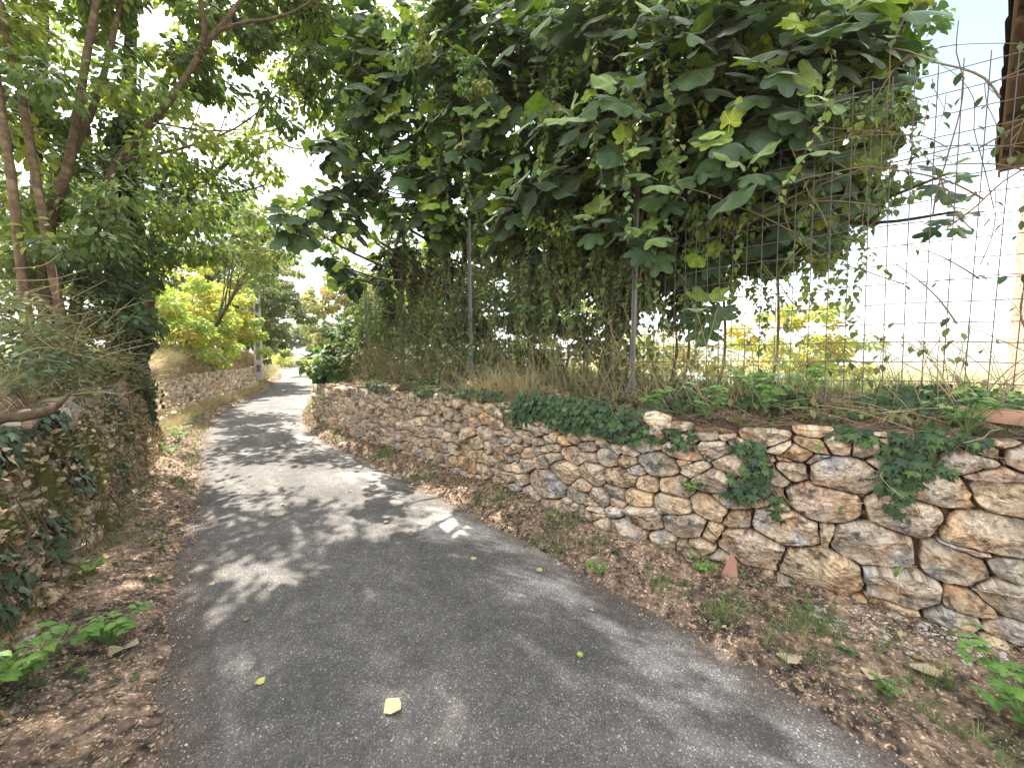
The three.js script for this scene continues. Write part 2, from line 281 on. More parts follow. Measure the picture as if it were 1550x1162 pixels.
function curled(seed) { const R = rng(seed), g = blade([0.05, 0.3, 0.27, 0.02], 0.1, 0.1).clone(), p = g.attributes.position, a = (R() - 0.3) * 1.5, b = (R() - 0.3) * 2.5; for (let i = 0; i < p.count; i++) { const x = p.getX(i), y = p.getY(i) - 0.5; p.setXYZ(i, x * (1 + 0.3 * Math.sin(y * 9 + seed)), y, a * y * y + b * x * x + 0.12 * N3(x * 5 + seed, y * 5, seed)); } g.computeVertexNormals(); return g; }
const deadLeaves = [curled(1), curled(2), curled(3), curled(4), curled(5)];
function tuft(seed, n, spread, droop) {
  const R = rng(seed), pos = [], idx = [];
  for (let k = 0; k < n; k++) {
    const a = R() * 6.28, x0 = (R() - 0.5) * 0.16, z0 = (R() - 0.5) * 0.16, h = 0.45 + 0.55 * R(), w = 0.009 + 0.009 * R(), sp = spread * (0.2 + R()), dr = droop * R(), ca = Math.cos(a), sa = Math.sin(a), o = pos.length / 3;
    for (let i = 0; i <= 4; i++) { const t = i / 4, out = sp * t + 0.3 * sp * t * t, y = h * (t - dr * t * t), ww = w * (1 - t * 0.92); pos.push(x0 + ca * out - sa * ww, y, z0 + sa * out + ca * ww, x0 + ca * out + sa * ww, y, z0 + sa * out - ca * ww); }
    for (let i = 0; i < 4; i++) { const b = o + i * 2; idx.push(b, b + 1, b + 2, b + 1, b + 3, b + 2); }
  }
  return geo(pos, idx);
}
const tufts = [tuft(1, 13, 0.35, 0.25), tuft(2, 14, 0.55, 0.5), tuft(3, 12, 0.8, 0.7)];

// ---------------------------------------------------------------- ground and lane
{
  const rows = [-60, -25, -12]; for (let d = -6; d < 1; d += 0.25) rows.push(d); for (let d = 1; d < 8; d += 0.045) rows.push(d); for (let d = 8; d < 20; d += 0.13) rows.push(d); for (let d = 20; d < 60; d += 0.9) rows.push(d); rows.push(62, 70, 85, 110, 150, 220, 340, 560, 1000, 1800);
  const pos = [], uv = [], idx = [], col = []; let nc = 0;
  for (const d of rows) {
    const l = XL(d), r = XR(d), a = WL(d), b = WR(d), xs = [];
    for (const o of [1500, 700, 300, 120, 60, 30, 18, 12, 8, 6, 4.6, 3.6, 2.9, 2.3, 1.9, 1.6, 1.35, 1.15, 1, 0.88, 0.78, 0.7]) xs.push(a - o);
    for (let k = 0; k < 18; k++) xs.push(a - 0.65 + k * 0.036);
    for (let k = 0; k < 18; k++) xs.push(mix(a, l, k / 18));
    for (let k = 0; k < 7; k++) xs.push(l + k * 0.045); for (let k = 1; k < 6; k++) xs.push(mix(l + 0.3, r - 0.3, k / 6)); for (let k = 0; k < 8; k++) xs.push(r - 0.32 + k * 0.045);
    for (let k = 0; k < 22; k++) xs.push(mix(r, b, (k + 0.5) / 22.5)); for (let k = 0; k < 10; k++) xs.push(b + 0.02 + k * 0.045); for (let k = 0; k < 12; k++) xs.push(b + 0.5 + k * 0.09);
    for (const o of [1.7, 2, 2.4, 2.9, 3.6, 4.6, 6, 8, 12, 18, 30, 60, 120, 300, 700, 1500]) xs.push(b + o);
    nc = xs.length;
    for (const x of xs) {
      let y = groundY(x, d); if (d > 200) y = Math.min(y, 0.2); pos.push(x, y, -d); uv.push(x / 1.2, d / 1.2);
      const ol = a - x, or = x - b, n = fbm(x * 1.7, d * 1.7, 9, 3), n2 = fbm(x * 0.6, d * 0.6, 2, 3), t = clamp(Math.max(sstep(0.6, 1.3, ol), sstep(1.1, 2.2, or)));
      const dirt = [0.95 + 0.7 * n, 0.81 + 0.6 * n, 0.7 + 0.54 * n], dry = sstep(-0.15, 0.2, n2), gr = [mix(0.7, 1.6, dry), mix(0.95, 1.35, dry), mix(0.25, 0.7, dry)];
      col.push(mix(dirt[0], gr[0], t), mix(dirt[1], gr[1], t), mix(dirt[2], gr[2], t));
    }
  }
  for (let j = 0; j < rows.length - 1; j++) for (let i = 0; i < nc - 1; i++) { const p = j * nc + i, q = p + nc; idx.push(p, p + 1, q, p + 1, q + 1, q); }
  mesh('ground', geo(pos, idx, uv, col), M.ground).userData.kind = 'structure';
}
{
  const rows = []; for (let d = -6; d < 1; d += 0.25) rows.push(d); for (let d = 1; d < 8; d += 0.05) rows.push(d); for (let d = 8; d < 20; d += 0.2) rows.push(d); for (let d = 20; d <= 60; d += 1) rows.push(d);
  const pos = [], uv = [], idx = [], col = [], nc = 41;
  for (const d of rows) for (let i = 0; i < nc; i++) {
    const t = i / (nc - 1), x = mix(XL(d) - 0.12, XR(d) + 0.12, t); pos.push(x, roadY(clamp(x, XL(d), XR(d)), d), -d); uv.push(x / 2.4, d / 2.4);
    // dust and lime stains: streaks that follow the wheels, pale crust by the right edge, brown earth trodden in at both edges
    const across = (x - XL(d)) / (XR(d) - XL(d)), ed = Math.min(across, 1 - across), n1 = fbm(x * 1.3, d * 1.3, 5, 4), n2 = fbm(x * 6, d * 6, 8, 3);
    const streak = sstep(0.16, 0.3, fbm(across * 7, d * 0.7, 2, 4) + 0.22 * n2), crust = sstep(0.12, 0.4, n1 + 0.7 * n2 - 0.12 + 0.35 * sstep(0.62, 0.9, across)) * sstep(0.55, 0.8, across), mud = sstep(0.10, 0.0, ed + 0.10 * n2 + 0.06 * n1);
    let k = 0.98 + 0.4 * n1 + 0.16 * n2 + 0.5 * streak + 1.5 * crust, r = k, g = k * 0.99, b = k * 0.985;
    r = mix(r, 1.0, mud * 0.8); g = mix(g, 0.78, mud * 0.8); b = mix(b, 0.66, mud * 0.8); col.push(r, g, b);
  }
  for (let j = 0; j < rows.length - 1; j++) for (let i = 0; i < nc - 1; i++) { const p = j * nc + i, q = p + nc; idx.push(p, p + 1, q, p + 1, q + 1, q); }
  mesh('lane', geo(pos, idx, uv, col), M.asphalt).userData.kind = 'structure';
}

// ---------------------------------------------------------------- walls of split stone
function courseOf(X, d0, d1) { // arc length along a line
  const t = []; let u = 0, px = X(d0), pd = d0; for (let d = d0; d <= d1 + 1e-6; d += 0.02) { const x = X(d); u += Math.hypot(x - px, d - pd); px = x; pd = d; t.push([u, d]); }
  const dAt = q => { let a = 0, b = t.length - 1; if (q <= 0) return d0 + (q) * 0.7; while (b - a > 1) { const m = (a + b) >> 1; if (t[m][0] < q) a = m; else b = m; } return mix(t[a][1], t[b][1], (q - t[a][0]) / Math.max(1e-6, t[b][0] - t[a][0])); };
  return { length: u, dAt };
}
function stoneGeo(poly, prot, gap, seed, N = 20) {
  const R = rng(seed); let rad = 0; for (const p of poly) rad += Math.hypot(...p); rad /= poly.length;
  let q = poly.map(([x, y]) => { const k = Math.max(0.55, 1 - gap / Math.max(0.02, Math.hypot(x, y))); return [x * k, y * k]; });
  for (let it = 0; it < 2; it++) { const o = [], c = it ? 0.22 : 0.03 + 0.07 * R(); for (let i = 0; i < q.length; i++) { const a = q[i], b = q[(i + 1) % q.length]; o.push([mix(a[0], b[0], c), mix(a[1], b[1], c)], [mix(a[0], b[0], 1 - c), mix(a[1], b[1], 1 - c)]); } q = o; }
  const len = q.map((a, i) => Math.hypot(a[0] - q[(i + 1) % q.length][0], a[1] - q[(i + 1) % q.length][1])), tot = len.reduce((a, b) => a + b, 0), ring = [];
  let i = 0, acc = 0; for (let k = 0; k < N; k++) { const s = k / N * tot; while (acc + len[i] < s) { acc += len[i]; i++; } const t = (s - acc) / len[i], a = q[i], b = q[(i + 1) % q.length], jx = 1 + 0.09 * N3(k * 0.9, seed * 1.7, 3) + 0.07 * (R() - 0.5); ring.push([mix(a[0], b[0], t) * jx, mix(a[1], b[1], t) * jx]); }
  const pos = [], uv = [], idx = [], ou = R() * 9, ov = R() * 9, tx = (R() - 0.5) * 0.5, ty = (R() - 0.35) * 0.6, lay = (R() - 0.5) * 0.9, cl = Math.cos(lay), sl = Math.sin(lay), cut = (R() - 0.5) * rad;
  const planes = [0, 1, 2].map(() => [prot * (0.85 + 0.5 * R()), (R() - 0.5) * 1.3, (R() - 0.45) * 1.3]);
  const prof = [[1, -0.10, 0], [1.0, -0.01, 0.1], [0.975, 0.55 * prot, 0.7], [0.9, 0.9 * prot, 1], [0.72, prot, 1], [0.5, prot, 1], [0.25, prot, 1], [0, prot, 1]];
  for (const [s, z, w] of prof) for (let k = 0; k < (s ? N : 1); k++) {
    const x = ring[k][0] * s, y = ring[k][1] * s, a = x * cl + y * sl, b = -x * sl + y * cl;
    const step = sstep(-0.015, 0.015, b - cut + 0.05 * N3(a * 9, seed, 1)) - 0.5;
    const dz = w * (prot * 0.4 * step + 0.06 * fbm(a * 7, b * 14, seed * 3.3, 4) + (tx * x + ty * y) * 0.5);
    let zz = z + Math.max(-0.6 * prot, dz); if (w > 0.5) { for (const [h, gx, gy] of planes) zz = Math.min(zz, h + gx * x + gy * y + 0.012 * N3(a * 20, b * 20, seed)); zz = Math.max(zz, 0.25 * prot * w); } pos.push(x, y, zz); uv.push(a / 0.9 + ou, b / 0.9 + ov);
  }
  const nr = prof.length - 1;
  for (let r = 0; r < nr - 1; r++) for (let k = 0; k < N; k++) { const a = r * N + k, b = r * N + (k + 1) % N; idx.push(a, b, a + N, b, b + N, a + N); }
  const c = nr * N; for (let k = 0; k < N; k++) idx.push((nr - 1) * N + k, (nr - 1) * N + (k + 1) % N, c);
  const g = geo(pos, idx, uv); const area = Math.abs(signed(ring)); if (signed(ring) < 0) { g.index.array.reverse(); }
  const out = toCreasedNormals(g, 0.42); out.userData = { area }; return out;
}
function signed(p) { let s = 0; for (let i = 0; i < p.length; i++) { const a = p[i], b = p[(i + 1) % p.length]; s += a[0] * b[1] - a[1] * b[0]; } return s / 2; }
function cells(sites, ax, lo, hi, reach) {               // power diagram in (u, v), u squeezed so that stones lie flat
  return sites.map((s, i) => {
    let p = [[s.u - reach, lo(s.u - reach)], [s.u + reach, lo(s.u + reach)], [s.u + reach, hi(s.u + reach)], [s.u, hi(s.u) + s.top], [s.u - reach, hi(s.u - reach)]];
    for (let j = 0; j < sites.length && p.length > 2; j++) {
      const o = sites[j]; if (j === i || Math.abs(o.u - s.u) > 2 * reach) continue;
      const nx = (o.u - s.u) * ax * ax, ny = o.v - s.v, c = (nx * (o.u + s.u) + ny * (o.v + s.v) + s.w - o.w) / 2, out = [];
      for (let k = 0; k < p.length; k++) { const a = p[k], b = p[(k + 1) % p.length], fa = nx * a[0] + ny * a[1] - c, fb = nx * b[0] + ny * b[1] - c; if (fa <= 0) out.push(a); if (fa * fb < 0) { const t = fa / (fa - fb); out.push([mix(a[0], b[0], t), mix(a[1], b[1], t)]); } }
      p = out;
    }
    return p;
  });
}
function stoneWall({ name, label, category, X, d0, d1, side, height, sites, size, ax, mats, gap, prot, keep, seed, lean }) {
  const course = courseOf(X, d0, d1), R = rng(seed), all = [], hi = u => height(course.dAt(u)), lo = u => 0.02;
  for (const [u, v, w, h] of sites) all.push({ u, v, rx: w / 2, ry: h / 2, top: 0.02, hero: true });
  for (let u = 0.1; u < course.length;) {
    const [w0, h0] = size(u); let vv = 0.04 * R();
    for (let v = vv; v < hi(u); v += h0 * (0.8 + 0.4 * R())) { const uu = u + (R() - 0.5) * w0 * 0.9, v2 = v + h0 * 0.5; if (v2 > hi(uu) + 0.02) continue; if (all.some(s => s.hero && ((uu - s.u) / (s.rx * 1.25)) ** 2 + ((v2 - s.v) / (s.ry * 1.25)) ** 2 < 1)) continue; const k = 0.55 + 0.75 * R(); all.push({ u: uu, v: v2, rx: w0 * 0.5 * k, ry: h0 * 0.5 * k, top: (R() - 0.4) * 0.08 }); }
    u += w0 * (0.75 + 0.3 * R());
  }
  for (const s of all) s.w = (s.rx * ax) * s.ry * 1.0;
  const polys = cells(all, ax, lo, hi, 0.55), wall = info(thing(name, label, category), null, null, null, 'thing'), list = [];
  all.forEach((s, i) => {
    const p = polys[i]; if (p.length < 3 || Math.abs(signed(p)) < 0.0012) return;
    let cu = 0, cv = 0; for (const [a, b] of p) { cu += a; cv += b; } cu /= p.length; cv /= p.length;
    const d = course.dAt(cu), d2 = course.dAt(cu + 0.1), x = X(d), T = new THREE.Vector2(X(d2) - x, d2 - d).normalize(), n = side < 0 ? V(-T.y, 0, T.x) : V(T.y, 0, -T.x);
    const sx = side < 0 ? -1 : 1, local = p.map(([a, b]) => [(a - cu) * sx, b - cv]);
    const g = stoneGeo(local, prot * (0.6 + 0.8 * R()), gap * (0.6 + 0.8 * R()), seed * 1000 + i, s.hero ? 26 : 18);
    const z = n.clone(), y = new THREE.Vector3(0, 1, 0), xx = new THREE.Vector3().crossVectors(y, z);
    const m = new THREE.Matrix4().makeBasis(xx, y, z); const p0 = V(x, cv, d).addScaledVector(n, -lean * cv + 0.05 * fbm(cu * 1.1, cv * 1.5, seed, 2) - 0.01);
    m.setPosition(p0); list.push({ g, m, score: g.userData.area / p0.distanceToSquared(camera.position), mat: mats[Math.floor(R() * mats.length)] });
  });
  list.sort((a, b) => b.score - a.score);
  list.slice(0, keep).forEach(s => { const o = mesh('stone', s.g, s.mat, wall); s.m.decompose(o.position, o.quaternion, o.scale); });
  mats.forEach(mt => { const rest = list.slice(keep).filter(s => s.mat === mt).map(s => s.g.applyMatrix4(s.m)); if (rest.length) mesh('small_stones', mergeGeometries(rest), mt, wall).userData.kind = 'stuff'; });
  // the earth packed behind and over the stones
  const pos = [], uv = [], idx = [], col = [], nv = 16; let nu = 0;
  for (let u = 0; u <= course.length; u += 0.06) {
    const d = course.dAt(u), d2 = course.dAt(u + 0.1), x = X(d), T = new THREE.Vector2(X(d2) - x, d2 - d).normalize(), n = side < 0 ? V(-T.y, 0, T.x) : V(T.y, 0, -T.x), H = hi(u); nu++;
    for (let k = 0; k < nv; k++) { const t = k / (nv - 1), v = t < 0.8 ? t / 0.8 * H : H + (t - 0.8) * 0.3, back = t < 0.8 ? 0.04 : 0.04 + (t - 0.8) * 2.4, w = 0.05 * fbm(u * 4, v * 6, seed, 3); const p = V(x, v + (t >= 0.8 ? w : 0), d).addScaledVector(n, -lean * v - back + w); pos.push(p.x, p.y, p.z); uv.push(u / 1.2, v / 1.2 + back); const q = 0.5 + 2 * w; col.push(q * 1.15, q * 0.85, q * 0.68); }
  }
  for (let i = 0; i < nu - 1; i++) for (let k = 0; k < nv - 1; k++) { const a = i * nv + k, b = a + nv; if (side < 0) idx.push(a, a + 1, b, a + 1, b + 1, b); else idx.push(a, b, a + 1, a + 1, b, b + 1); }
  mesh('packed_earth', geo(pos, idx, uv, col), M.ground, wall);
  return { wall, course };
}
// the largest stones by their place along the wall, height, width and height in metres
const bigStones = [[2.95,1.08,0.28,0.17],[3.08,0.98,0.11,0.04],[3.1,0.86,0.14,0.14],[2.69,1.13,0.11,0.07],[2.69,1.03,0.11,0.09],[2.55,1.06,0.1,0.1],[2.43,1.06,0.14,0.1],[2.35,1.21,0.17,0.15],[2.78,0.94,0.07,0.04],[2.69,0.95,0.11,0.06],[2.78,0.86,0.14,0.11],[2.54,0.87,0.35,0.18],[2.97,0.89,0.11,0.11],[2.21,1.07,0.16,0.13],[2.05,1.04,0.22,0.09],[1.92,1.18,0.12,0.16],[2.13,0.86,0.26,0.19],[1.92,0.89,0.18,0.19],[2.62,0.67,0.31,0.24],[2.99,0.67,0.28,0.17],[2.25,0.69,0.3,0.19],[1.96,0.66,0.27,0.2],[2.81,0.48,0.35,0.23],[3.01,0.28,0.32,0.26],[2.59,0.49,0.03,0.1],[2.38,0.47,0.37,0.24],[2.05,0.47,0.22,0.22],[2.6,0.24,0.35,0.27],[2.25,0.26,0.3,0.22],[1.99,0.55,0.09,0.05],[1.89,0.5,0.12,0.13],[2.02,0.26,0.16,0.11],[1.84,0.34,0.09,0.19],[1.9,0.42,0.03,0.04],[2.28,0.14,0.23,0.07],[3.08,0.48,0.18,0.08],[2.85,0.59,0.07,0.07],[1.95,0.97,0.06,0.06],[4.02,0.92,0.2,0.11],[3.76,0.89,0.31,0.12],[3.47,0.89,0.27,0.14],[3.24,0.94,0.21,0.09],[3.99,0.83,0.15,0.07],[4.08,0.74,0.2,0.14],[3.87,0.83,0.09,0.08],[3.9,0.73,0.15,0.11],[4.26,0.79,0.17,0.07],[3.64,0.76,0.32,0.19],[3.39,0.76,0.1,0.12],[3.46,0.81,0.1,0.06],[4.45,0.67,0.32,0.14],[4.23,0.72,0.11,0.08],[4.53,0.51,0.48,0.16],[4.24,0.56,0.31,0.18],[3.97,0.58,0.18,0.19],[3.84,0.61,0.09,0.11],[3.72,0.6,0.16,0.12],[3.51,0.61,0.2,0.13],[3.25,0.69,0.18,0.16],[4.77,0.34,0.58,0.24],[4.34,0.43,0.33,0.09],[4.36,0.33,0.25,0.09],[4.13,0.37,0.14,0.2],[3.78,0.46,0.21,0.11],[3.51,0.46,0.26,0.16],[3.25,0.51,0.25,0.14],[4.64,0.11,0.32,0.26],[4.41,0.18,0.19,0.19],[4.2,0.31,0.11,0.1],[3.97,0.31,0.12,0.06],[4.15,0.21,0.17,0.07],[4.99,0.14,0.23,0.18],[3.73,0.31,0.31,0.15],[3.42,0.34,0.3,0.18],[3.25,0.32,0.1,0.13],[3.84,0.17,0.33,0.19],[3.57,0.17,0.13,0.15],[3.29,0.2,0.17,0.08],[3.17,0.16,0.14,0.08],[3.72,0.1,0.09,0.06]];
const rightWall = stoneWall({ name: 'dry_stone_wall', label: 'ochre and grey dry stone wall holding up the bank under the wire fence', category: 'stone wall', X: WR, d0: 0.6, d1: 11.5, side: -1, height: d => HR(d) - 0.03 + 0.09 * N3(d * 2.1, 4.4, 1) + 0.05 * N3(d * 6, 1.4, 1), sites: bigStones, size: u => u < 1.8 ? [0.3, 0.2] : u < 5.6 ? [0.15, 0.1] : u < 9 ? [0.2, 0.15] : [0.24, 0.16], ax: 0.62, mats: M.stones, gap: 0.006, prot: 0.07, keep: 300, seed: 3, lean: 0.06 });
const leftWall = stoneWall({ name: 'rubble_wall', label: 'crumbling rubble wall with roots, moss and earth below the ivy-clad tree', category: 'stone wall', X: WL, d0: 0.2, d1: 6.6, side: 1, height: d => HL(d) - 0.15, sites: [], size: u => [0.24, 0.15], ax: 0.7, mats: M.stones, gap: 0.02, prot: 0.06, keep: 180, seed: 5, lean: 0.22 });
const farLeftWall = stoneWall({ name: 'rubble_wall', label: 'low sunlit rubble wall under dry grass, before the concrete pole', category: 'stone wall', X: WL, d0: 7.0, d1: 18, side: 1, height: d => HL(d) * 0.72, sites: [], size: u => [0.26, 0.18], ax: 0.75, mats: M.stones, gap: 0.02, prot: 0.05, keep: 90, seed: 7, lean: 0.3 });

// ---------------------------------------------------------------- wire fence on the bank
M.galv = new THREE.MeshStandardMaterial({ color: lin(0.24, 0.24, 0.23), roughness: 0.6, metalness: 0.2, bumpMap: barkBump, bumpScale: 0.001 });
M.wire = new THREE.MeshStandardMaterial({ color: lin(0.16, 0.13, 0.13), roughness: 0.6, metalness: 0.5 });
const FX = d => WR(d) + 1.0, fenceBase = d => groundY(FX(d), d), FTOP = 3.42;
const fenceD0 = 1.3, fenceD1 = 9.4, fenceCourse = courseOf(FX, fenceD0, fenceD1);
{
  const fence = thing('wire_fence', 'tall rusty wire mesh fence on grey angle posts along the stone wall', 'fence');
  const wireGeo = new THREE.CylinderGeometry(0.003, 0.003, 1, 5, 1); wireGeo.translate(0, 0.5, 0);
  const R = rng(71); let k = 0;
  const lean = u => 0.05 * Math.sin(u * 0.9) + 0.03 * Math.sin(u * 2.3 + 1);
  const fp = (u, t) => { const d = fenceCourse.dAt(u), b = fenceBase(d) - 0.05; return V(FX(d) - lean(u) * t * t, mix(b, FTOP, t) - 0.03 * Math.sin(u * 1.7) * t, d + 0.02 * Math.sin(u * 5 + t * 4)); };
  for (let u = 0.02; u < fenceCourse.length; u += 0.1) { const a = fp(u, 0), b = fp(u, 1); const m = mesh('wire', wireGeo, M.wire, fence); m.position.copy(a); m.scale.set(1, a.distanceTo(b), 1); m.quaternion.setFromUnitVectors(new THREE.Vector3(0, 1, 0), b.clone().sub(a).normalize()); }
  for (let t = 0.03; t <= 1.001; t += 0.059) { const pts = []; for (let u = 0; u <= fenceCourse.length; u += 0.35) pts.push(fp(u, t + 0.006 * (R() - 0.5))); mesh('wire', tube(pts, [0.003, 0.003], 4, 2), M.wire, fence); }
  const L = new THREE.Shape(); L.moveTo(0, 0); L.lineTo(0.036, 0); L.lineTo(0.036, 0.005); L.lineTo(0.005, 0.005); L.lineTo(0.005, 0.036); L.lineTo(0, 0.036); L.closePath();
  const postGeo = new THREE.ExtrudeGeometry(L, { depth: 2.5, bevelEnabled: false }); postGeo.rotateX(-Math.PI / 2);
  for (const [d, h, lx] of [[1.75, 2.25, 0.01], [3.86, 2.2, 0.0], [5.64, 2.25, -0.01], [7.09, 2.0, 0.012], [8.3, 1.75, -0.02]]) { const p = mesh('post', postGeo, M.galv, fence); p.position.copy(V(FX(d) - 0.03, fenceBase(d) - 0.3, d - 0.02)); p.scale.set(1, h / 2.5 + 0.12, 1); p.rotation.set(0.01, 0.75 + Math.PI, lx); }
}

// ---------------------------------------------------------------- house at the right: rendered rubble gable, tiled verge
{
  const house = thing('stone_house', 'pinkish stone house wall with dark tiled verge behind the wire fence', 'house');
  M.render = new THREE.MeshStandardMaterial({ color: lin(0.62, 0.5, 0.42), map: stoneMap, bumpMap: stoneBump, bumpScale: 0.05, roughness: 1 });
  M.tile = new THREE.MeshStandardMaterial({ color: lin(0.24, 0.13, 0.11), map: barkMap, roughness: 0.9 });
  M.board = new THREE.MeshStandardMaterial({ color: lin(0.3, 0.27, 0.24), map: barkMap, roughness: 0.9 });
  const along = new THREE.Vector3(-1.213, 0, 1).normalize(), out = new THREE.Vector3(-0.636, 0, -0.772), inn = out.clone().negate(), P0 = V(7.73, 0, 6.0), Lw = 4.2;
  const wp = (a, y, z) => P0.clone().addScaledVector(along, a).addScaledVector(out, z).setY(y);
  { // wall face with uneven masonry, wrapping the far corner
    const pos = [], uv = [], idx = []; const nu = 60, nv = 56;
    for (let i = 0; i <= nu; i++) for (let j = 0; j <= nv; j++) { const s = i / nu * (Lw + 2) - 2, y = mix(-0.5, 5.9, j / nv), b = 0.05 * fbm(s * 3, y * 3, 6, 4) + 0.02 * N3(s * 12, y * 12, 1), p = s < 0 ? wp(b, y, s) : wp(s, y, b); pos.push(p.x, p.y, p.z); uv.push(s / 0.9, y / 0.9); }
    for (let i = 0; i < nu; i++) for (let j = 0; j < nv; j++) { const a = i * (nv + 1) + j, b = a + nv + 1; idx.push(a, b, a + 1, a + 1, b, b + 1); }
    mesh('wall', geo(pos, idx, uv), M.render, house);
  }
  const slope = 0.22, roofY = a => 4.72 + slope * a;      // rises toward the near end
  const dirUp = along.clone().multiplyScalar(Math.cos(0.2166)).setY(Math.sin(0.2166));
  const tileGeo = (() => { const g = new THREE.CylinderGeometry(0.13, 0.105, 0.5, 10, 1, true, -1.5, 3.0); const h = g.clone(); h.scale(0.9, 1, 0.9); h.index.array.reverse(); h.computeVertexNormals(); return mergeGeometries([g, h]); })();
  const q = new THREE.Quaternion(), mm = new THREE.Matrix4(), zz = new THREE.Vector3(), R = rng(81);
  for (let k = -1; k < 11; k++) for (let c = 0; c < 3; c++) {
    const t = mesh('roof_tile', tileGeo, M.tile, house), a = k * 0.38 + 0.1;
    zz.crossVectors(inn, dirUp).normalize(); if (zz.y < 0) zz.negate();
    mm.makeBasis(new THREE.Vector3().crossVectors(dirUp, zz), dirUp, zz); q.setFromRotationMatrix(mm); t.quaternion.copy(q);
    t.position.copy(wp(a, roofY(a) + 0.02 + 0.01 * R(), 0.17 - c * 0.22 + 0.02 * (R() - 0.5)));
  }
  const box = (w, h, l) => new THREE.BoxGeometry(w, h, l);
  const place = (m, a, y, z) => { m.position.copy(wp(a, y, z)); zz.crossVectors(inn, dirUp).normalize(); if (zz.y < 0) zz.negate(); mm.makeBasis(new THREE.Vector3().crossVectors(dirUp, zz), dirUp, zz); m.quaternion.setFromRotationMatrix(mm); };
  place(mesh('bargeboard', box(0.025, 4.8, 0.11), M.board, house), 1.9, roofY(1.9) - 0.07, 0.235);
  place(mesh('soffit', box(0.5, 4.8, 0.02), M.board, house), 1.9, roofY(1.9) - 0.03, 0.0);
  for (const a of [0.12, 1.0, 1.9, 2.8, 3.7]) place(mesh('purlin', box(0.42, 0.09, 0.1), M.board, house), a, roofY(a) - 0.1, 0.02);
}

// ---------------------------------------------------------------- concrete pole, far white house, shed roof
{
  const pole = thing('concrete_pole', 'weathered concrete utility pole with recessed panels on the left bank', 'utility pole');
  M.concrete = new THREE.MeshStandardMaterial({ color: lin(0.5, 0.48, 0.44), bumpMap: soilBump, bumpScale: 0.01, roughness: 0.95 });
  const s = new THREE.Shape(); s.moveTo(-0.17, 0); s.lineTo(0.17, 0); s.lineTo(0.13, 4.6); s.lineTo(-0.13, 4.6); s.closePath();
  for (let k = 0; k < 7; k++) { const y = 0.35 + k * 0.58, w = mix(0.1, 0.065, y / 7.5), h = new THREE.Path(); h.moveTo(-w, y); h.lineTo(w, y); h.lineTo(w * 0.97, y + 0.36); h.lineTo(-w * 0.97, y + 0.36); h.closePath(); s.holes.push(h); }
  const g = new THREE.ExtrudeGeometry(s, { depth: 0.2, bevelEnabled: true, bevelSize: 0.012, bevelThickness: 0.012, bevelSegments: 1 });
  const m = mesh('shaft', g, M.concrete, pole); m.position.copy(V(-12.3, 0.5, 18.6)); m.rotation.y = 0.5; m.rotation.z = -0.02;
  const w = mesh('web', new THREE.BoxGeometry(0.2, 4.3, 0.05), M.concrete, pole); w.position.copy(V(-12.3, 2.65, 18.68)); w.rotation.y = 0.5; w.rotation.z = -0.02;
}
{
  const h = thing('white_house', 'small white house with a pitched roof beyond the bend', 'house');
  M.white = new THREE.MeshStandardMaterial({ color: lin(0.78, 0.75, 0.72), roughness: 0.9 });
  M.darkGlass = new THREE.MeshStandardMaterial({ color: lin(0.05, 0.055, 0.06), roughness: 0.1 });
  M.roofTile = new THREE.MeshStandardMaterial({ color: lin(0.4, 0.2, 0.13), map: barkMap, roughness: 0.95 });
  const s = new THREE.Shape(); s.moveTo(-3.4, -1.5); s.lineTo(3.4, -1.5); s.lineTo(3.4, 2.2); s.lineTo(0, 4.0); s.lineTo(-3.4, 2.2); s.closePath();
  for (const x of [-2.0, 0.2]) { const p = new THREE.Path(); p.moveTo(x, 0.4); p.lineTo(x + 0.9, 0.4); p.lineTo(x + 0.9, 1.7); p.lineTo(x, 1.7); p.closePath(); s.holes.push(p); }
  const B = new THREE.Group(); B.name = 'body'; h.add(B); h.position.copy(V(-20.5, 0.2, 46)); h.rotation.y = 0.35;
  mesh('wall', new THREE.ExtrudeGeometry(s, { depth: 7, bevelEnabled: false }).translate(0, 0, -7), M.white, B);
  for (const x of [-2.0, 0.2]) { const w = mesh('window', new THREE.BoxGeometry(0.9, 1.3, 0.03).translate(x + 0.45, 1.05, -0.2), M.darkGlass, h); mesh('frame', mergeGeometries([new THREE.BoxGeometry(0.07, 1.3, 0.06).translate(x + 0.45, 1.05, -0.15), new THREE.BoxGeometry(0.9, 0.07, 0.055).translate(x + 0.45, 1.05, -0.15)]), M.white, w); }
  for (const sd of [-1, 1]) { const r = mesh('roof', new THREE.BoxGeometry(4.2, 0.16, 7.6), M.roofTile, h); r.position.set(sd * 1.82, 3.2, -3.5); r.rotation.z = -sd * 0.487; }
  mesh('chimney', new THREE.BoxGeometry(0.6, 1.5, 0.6).translate(1.2, 4.2, -2), M.white, h);
}
{
  const h = thing('shed', 'low shed with a pale sheet roof behind the fence', 'shed');
  M.sheet = new THREE.MeshStandardMaterial({ color: lin(0.55, 0.57, 0.6), roughness: 0.5, metalness: 0.2 });
  const pos = [], idx = [], uv = []; for (let i = 0; i <= 48; i++) for (const z of [0, 2.2]) { pos.push(-1.5 + i * 0.0625, 0.02 * Math.sin(i * 1.57) + 0.75 - z * 0.2, z - 1.1); uv.push(i, z); }
  for (let i = 0; i < 48; i++) { const a = i * 2; idx.push(a, a + 1, a + 2, a + 1, a + 3, a + 2); }
  h.position.copy(V(6.6, 0.35, 11)); h.rotation.y = -0.5;
  mesh('roof', geo(pos, idx, uv), M.sheet, h); mesh('wall', new THREE.BoxGeometry(2.8, 1.7, 1.9).translate(0, -0.45, 0.02), M.concrete, h);
}
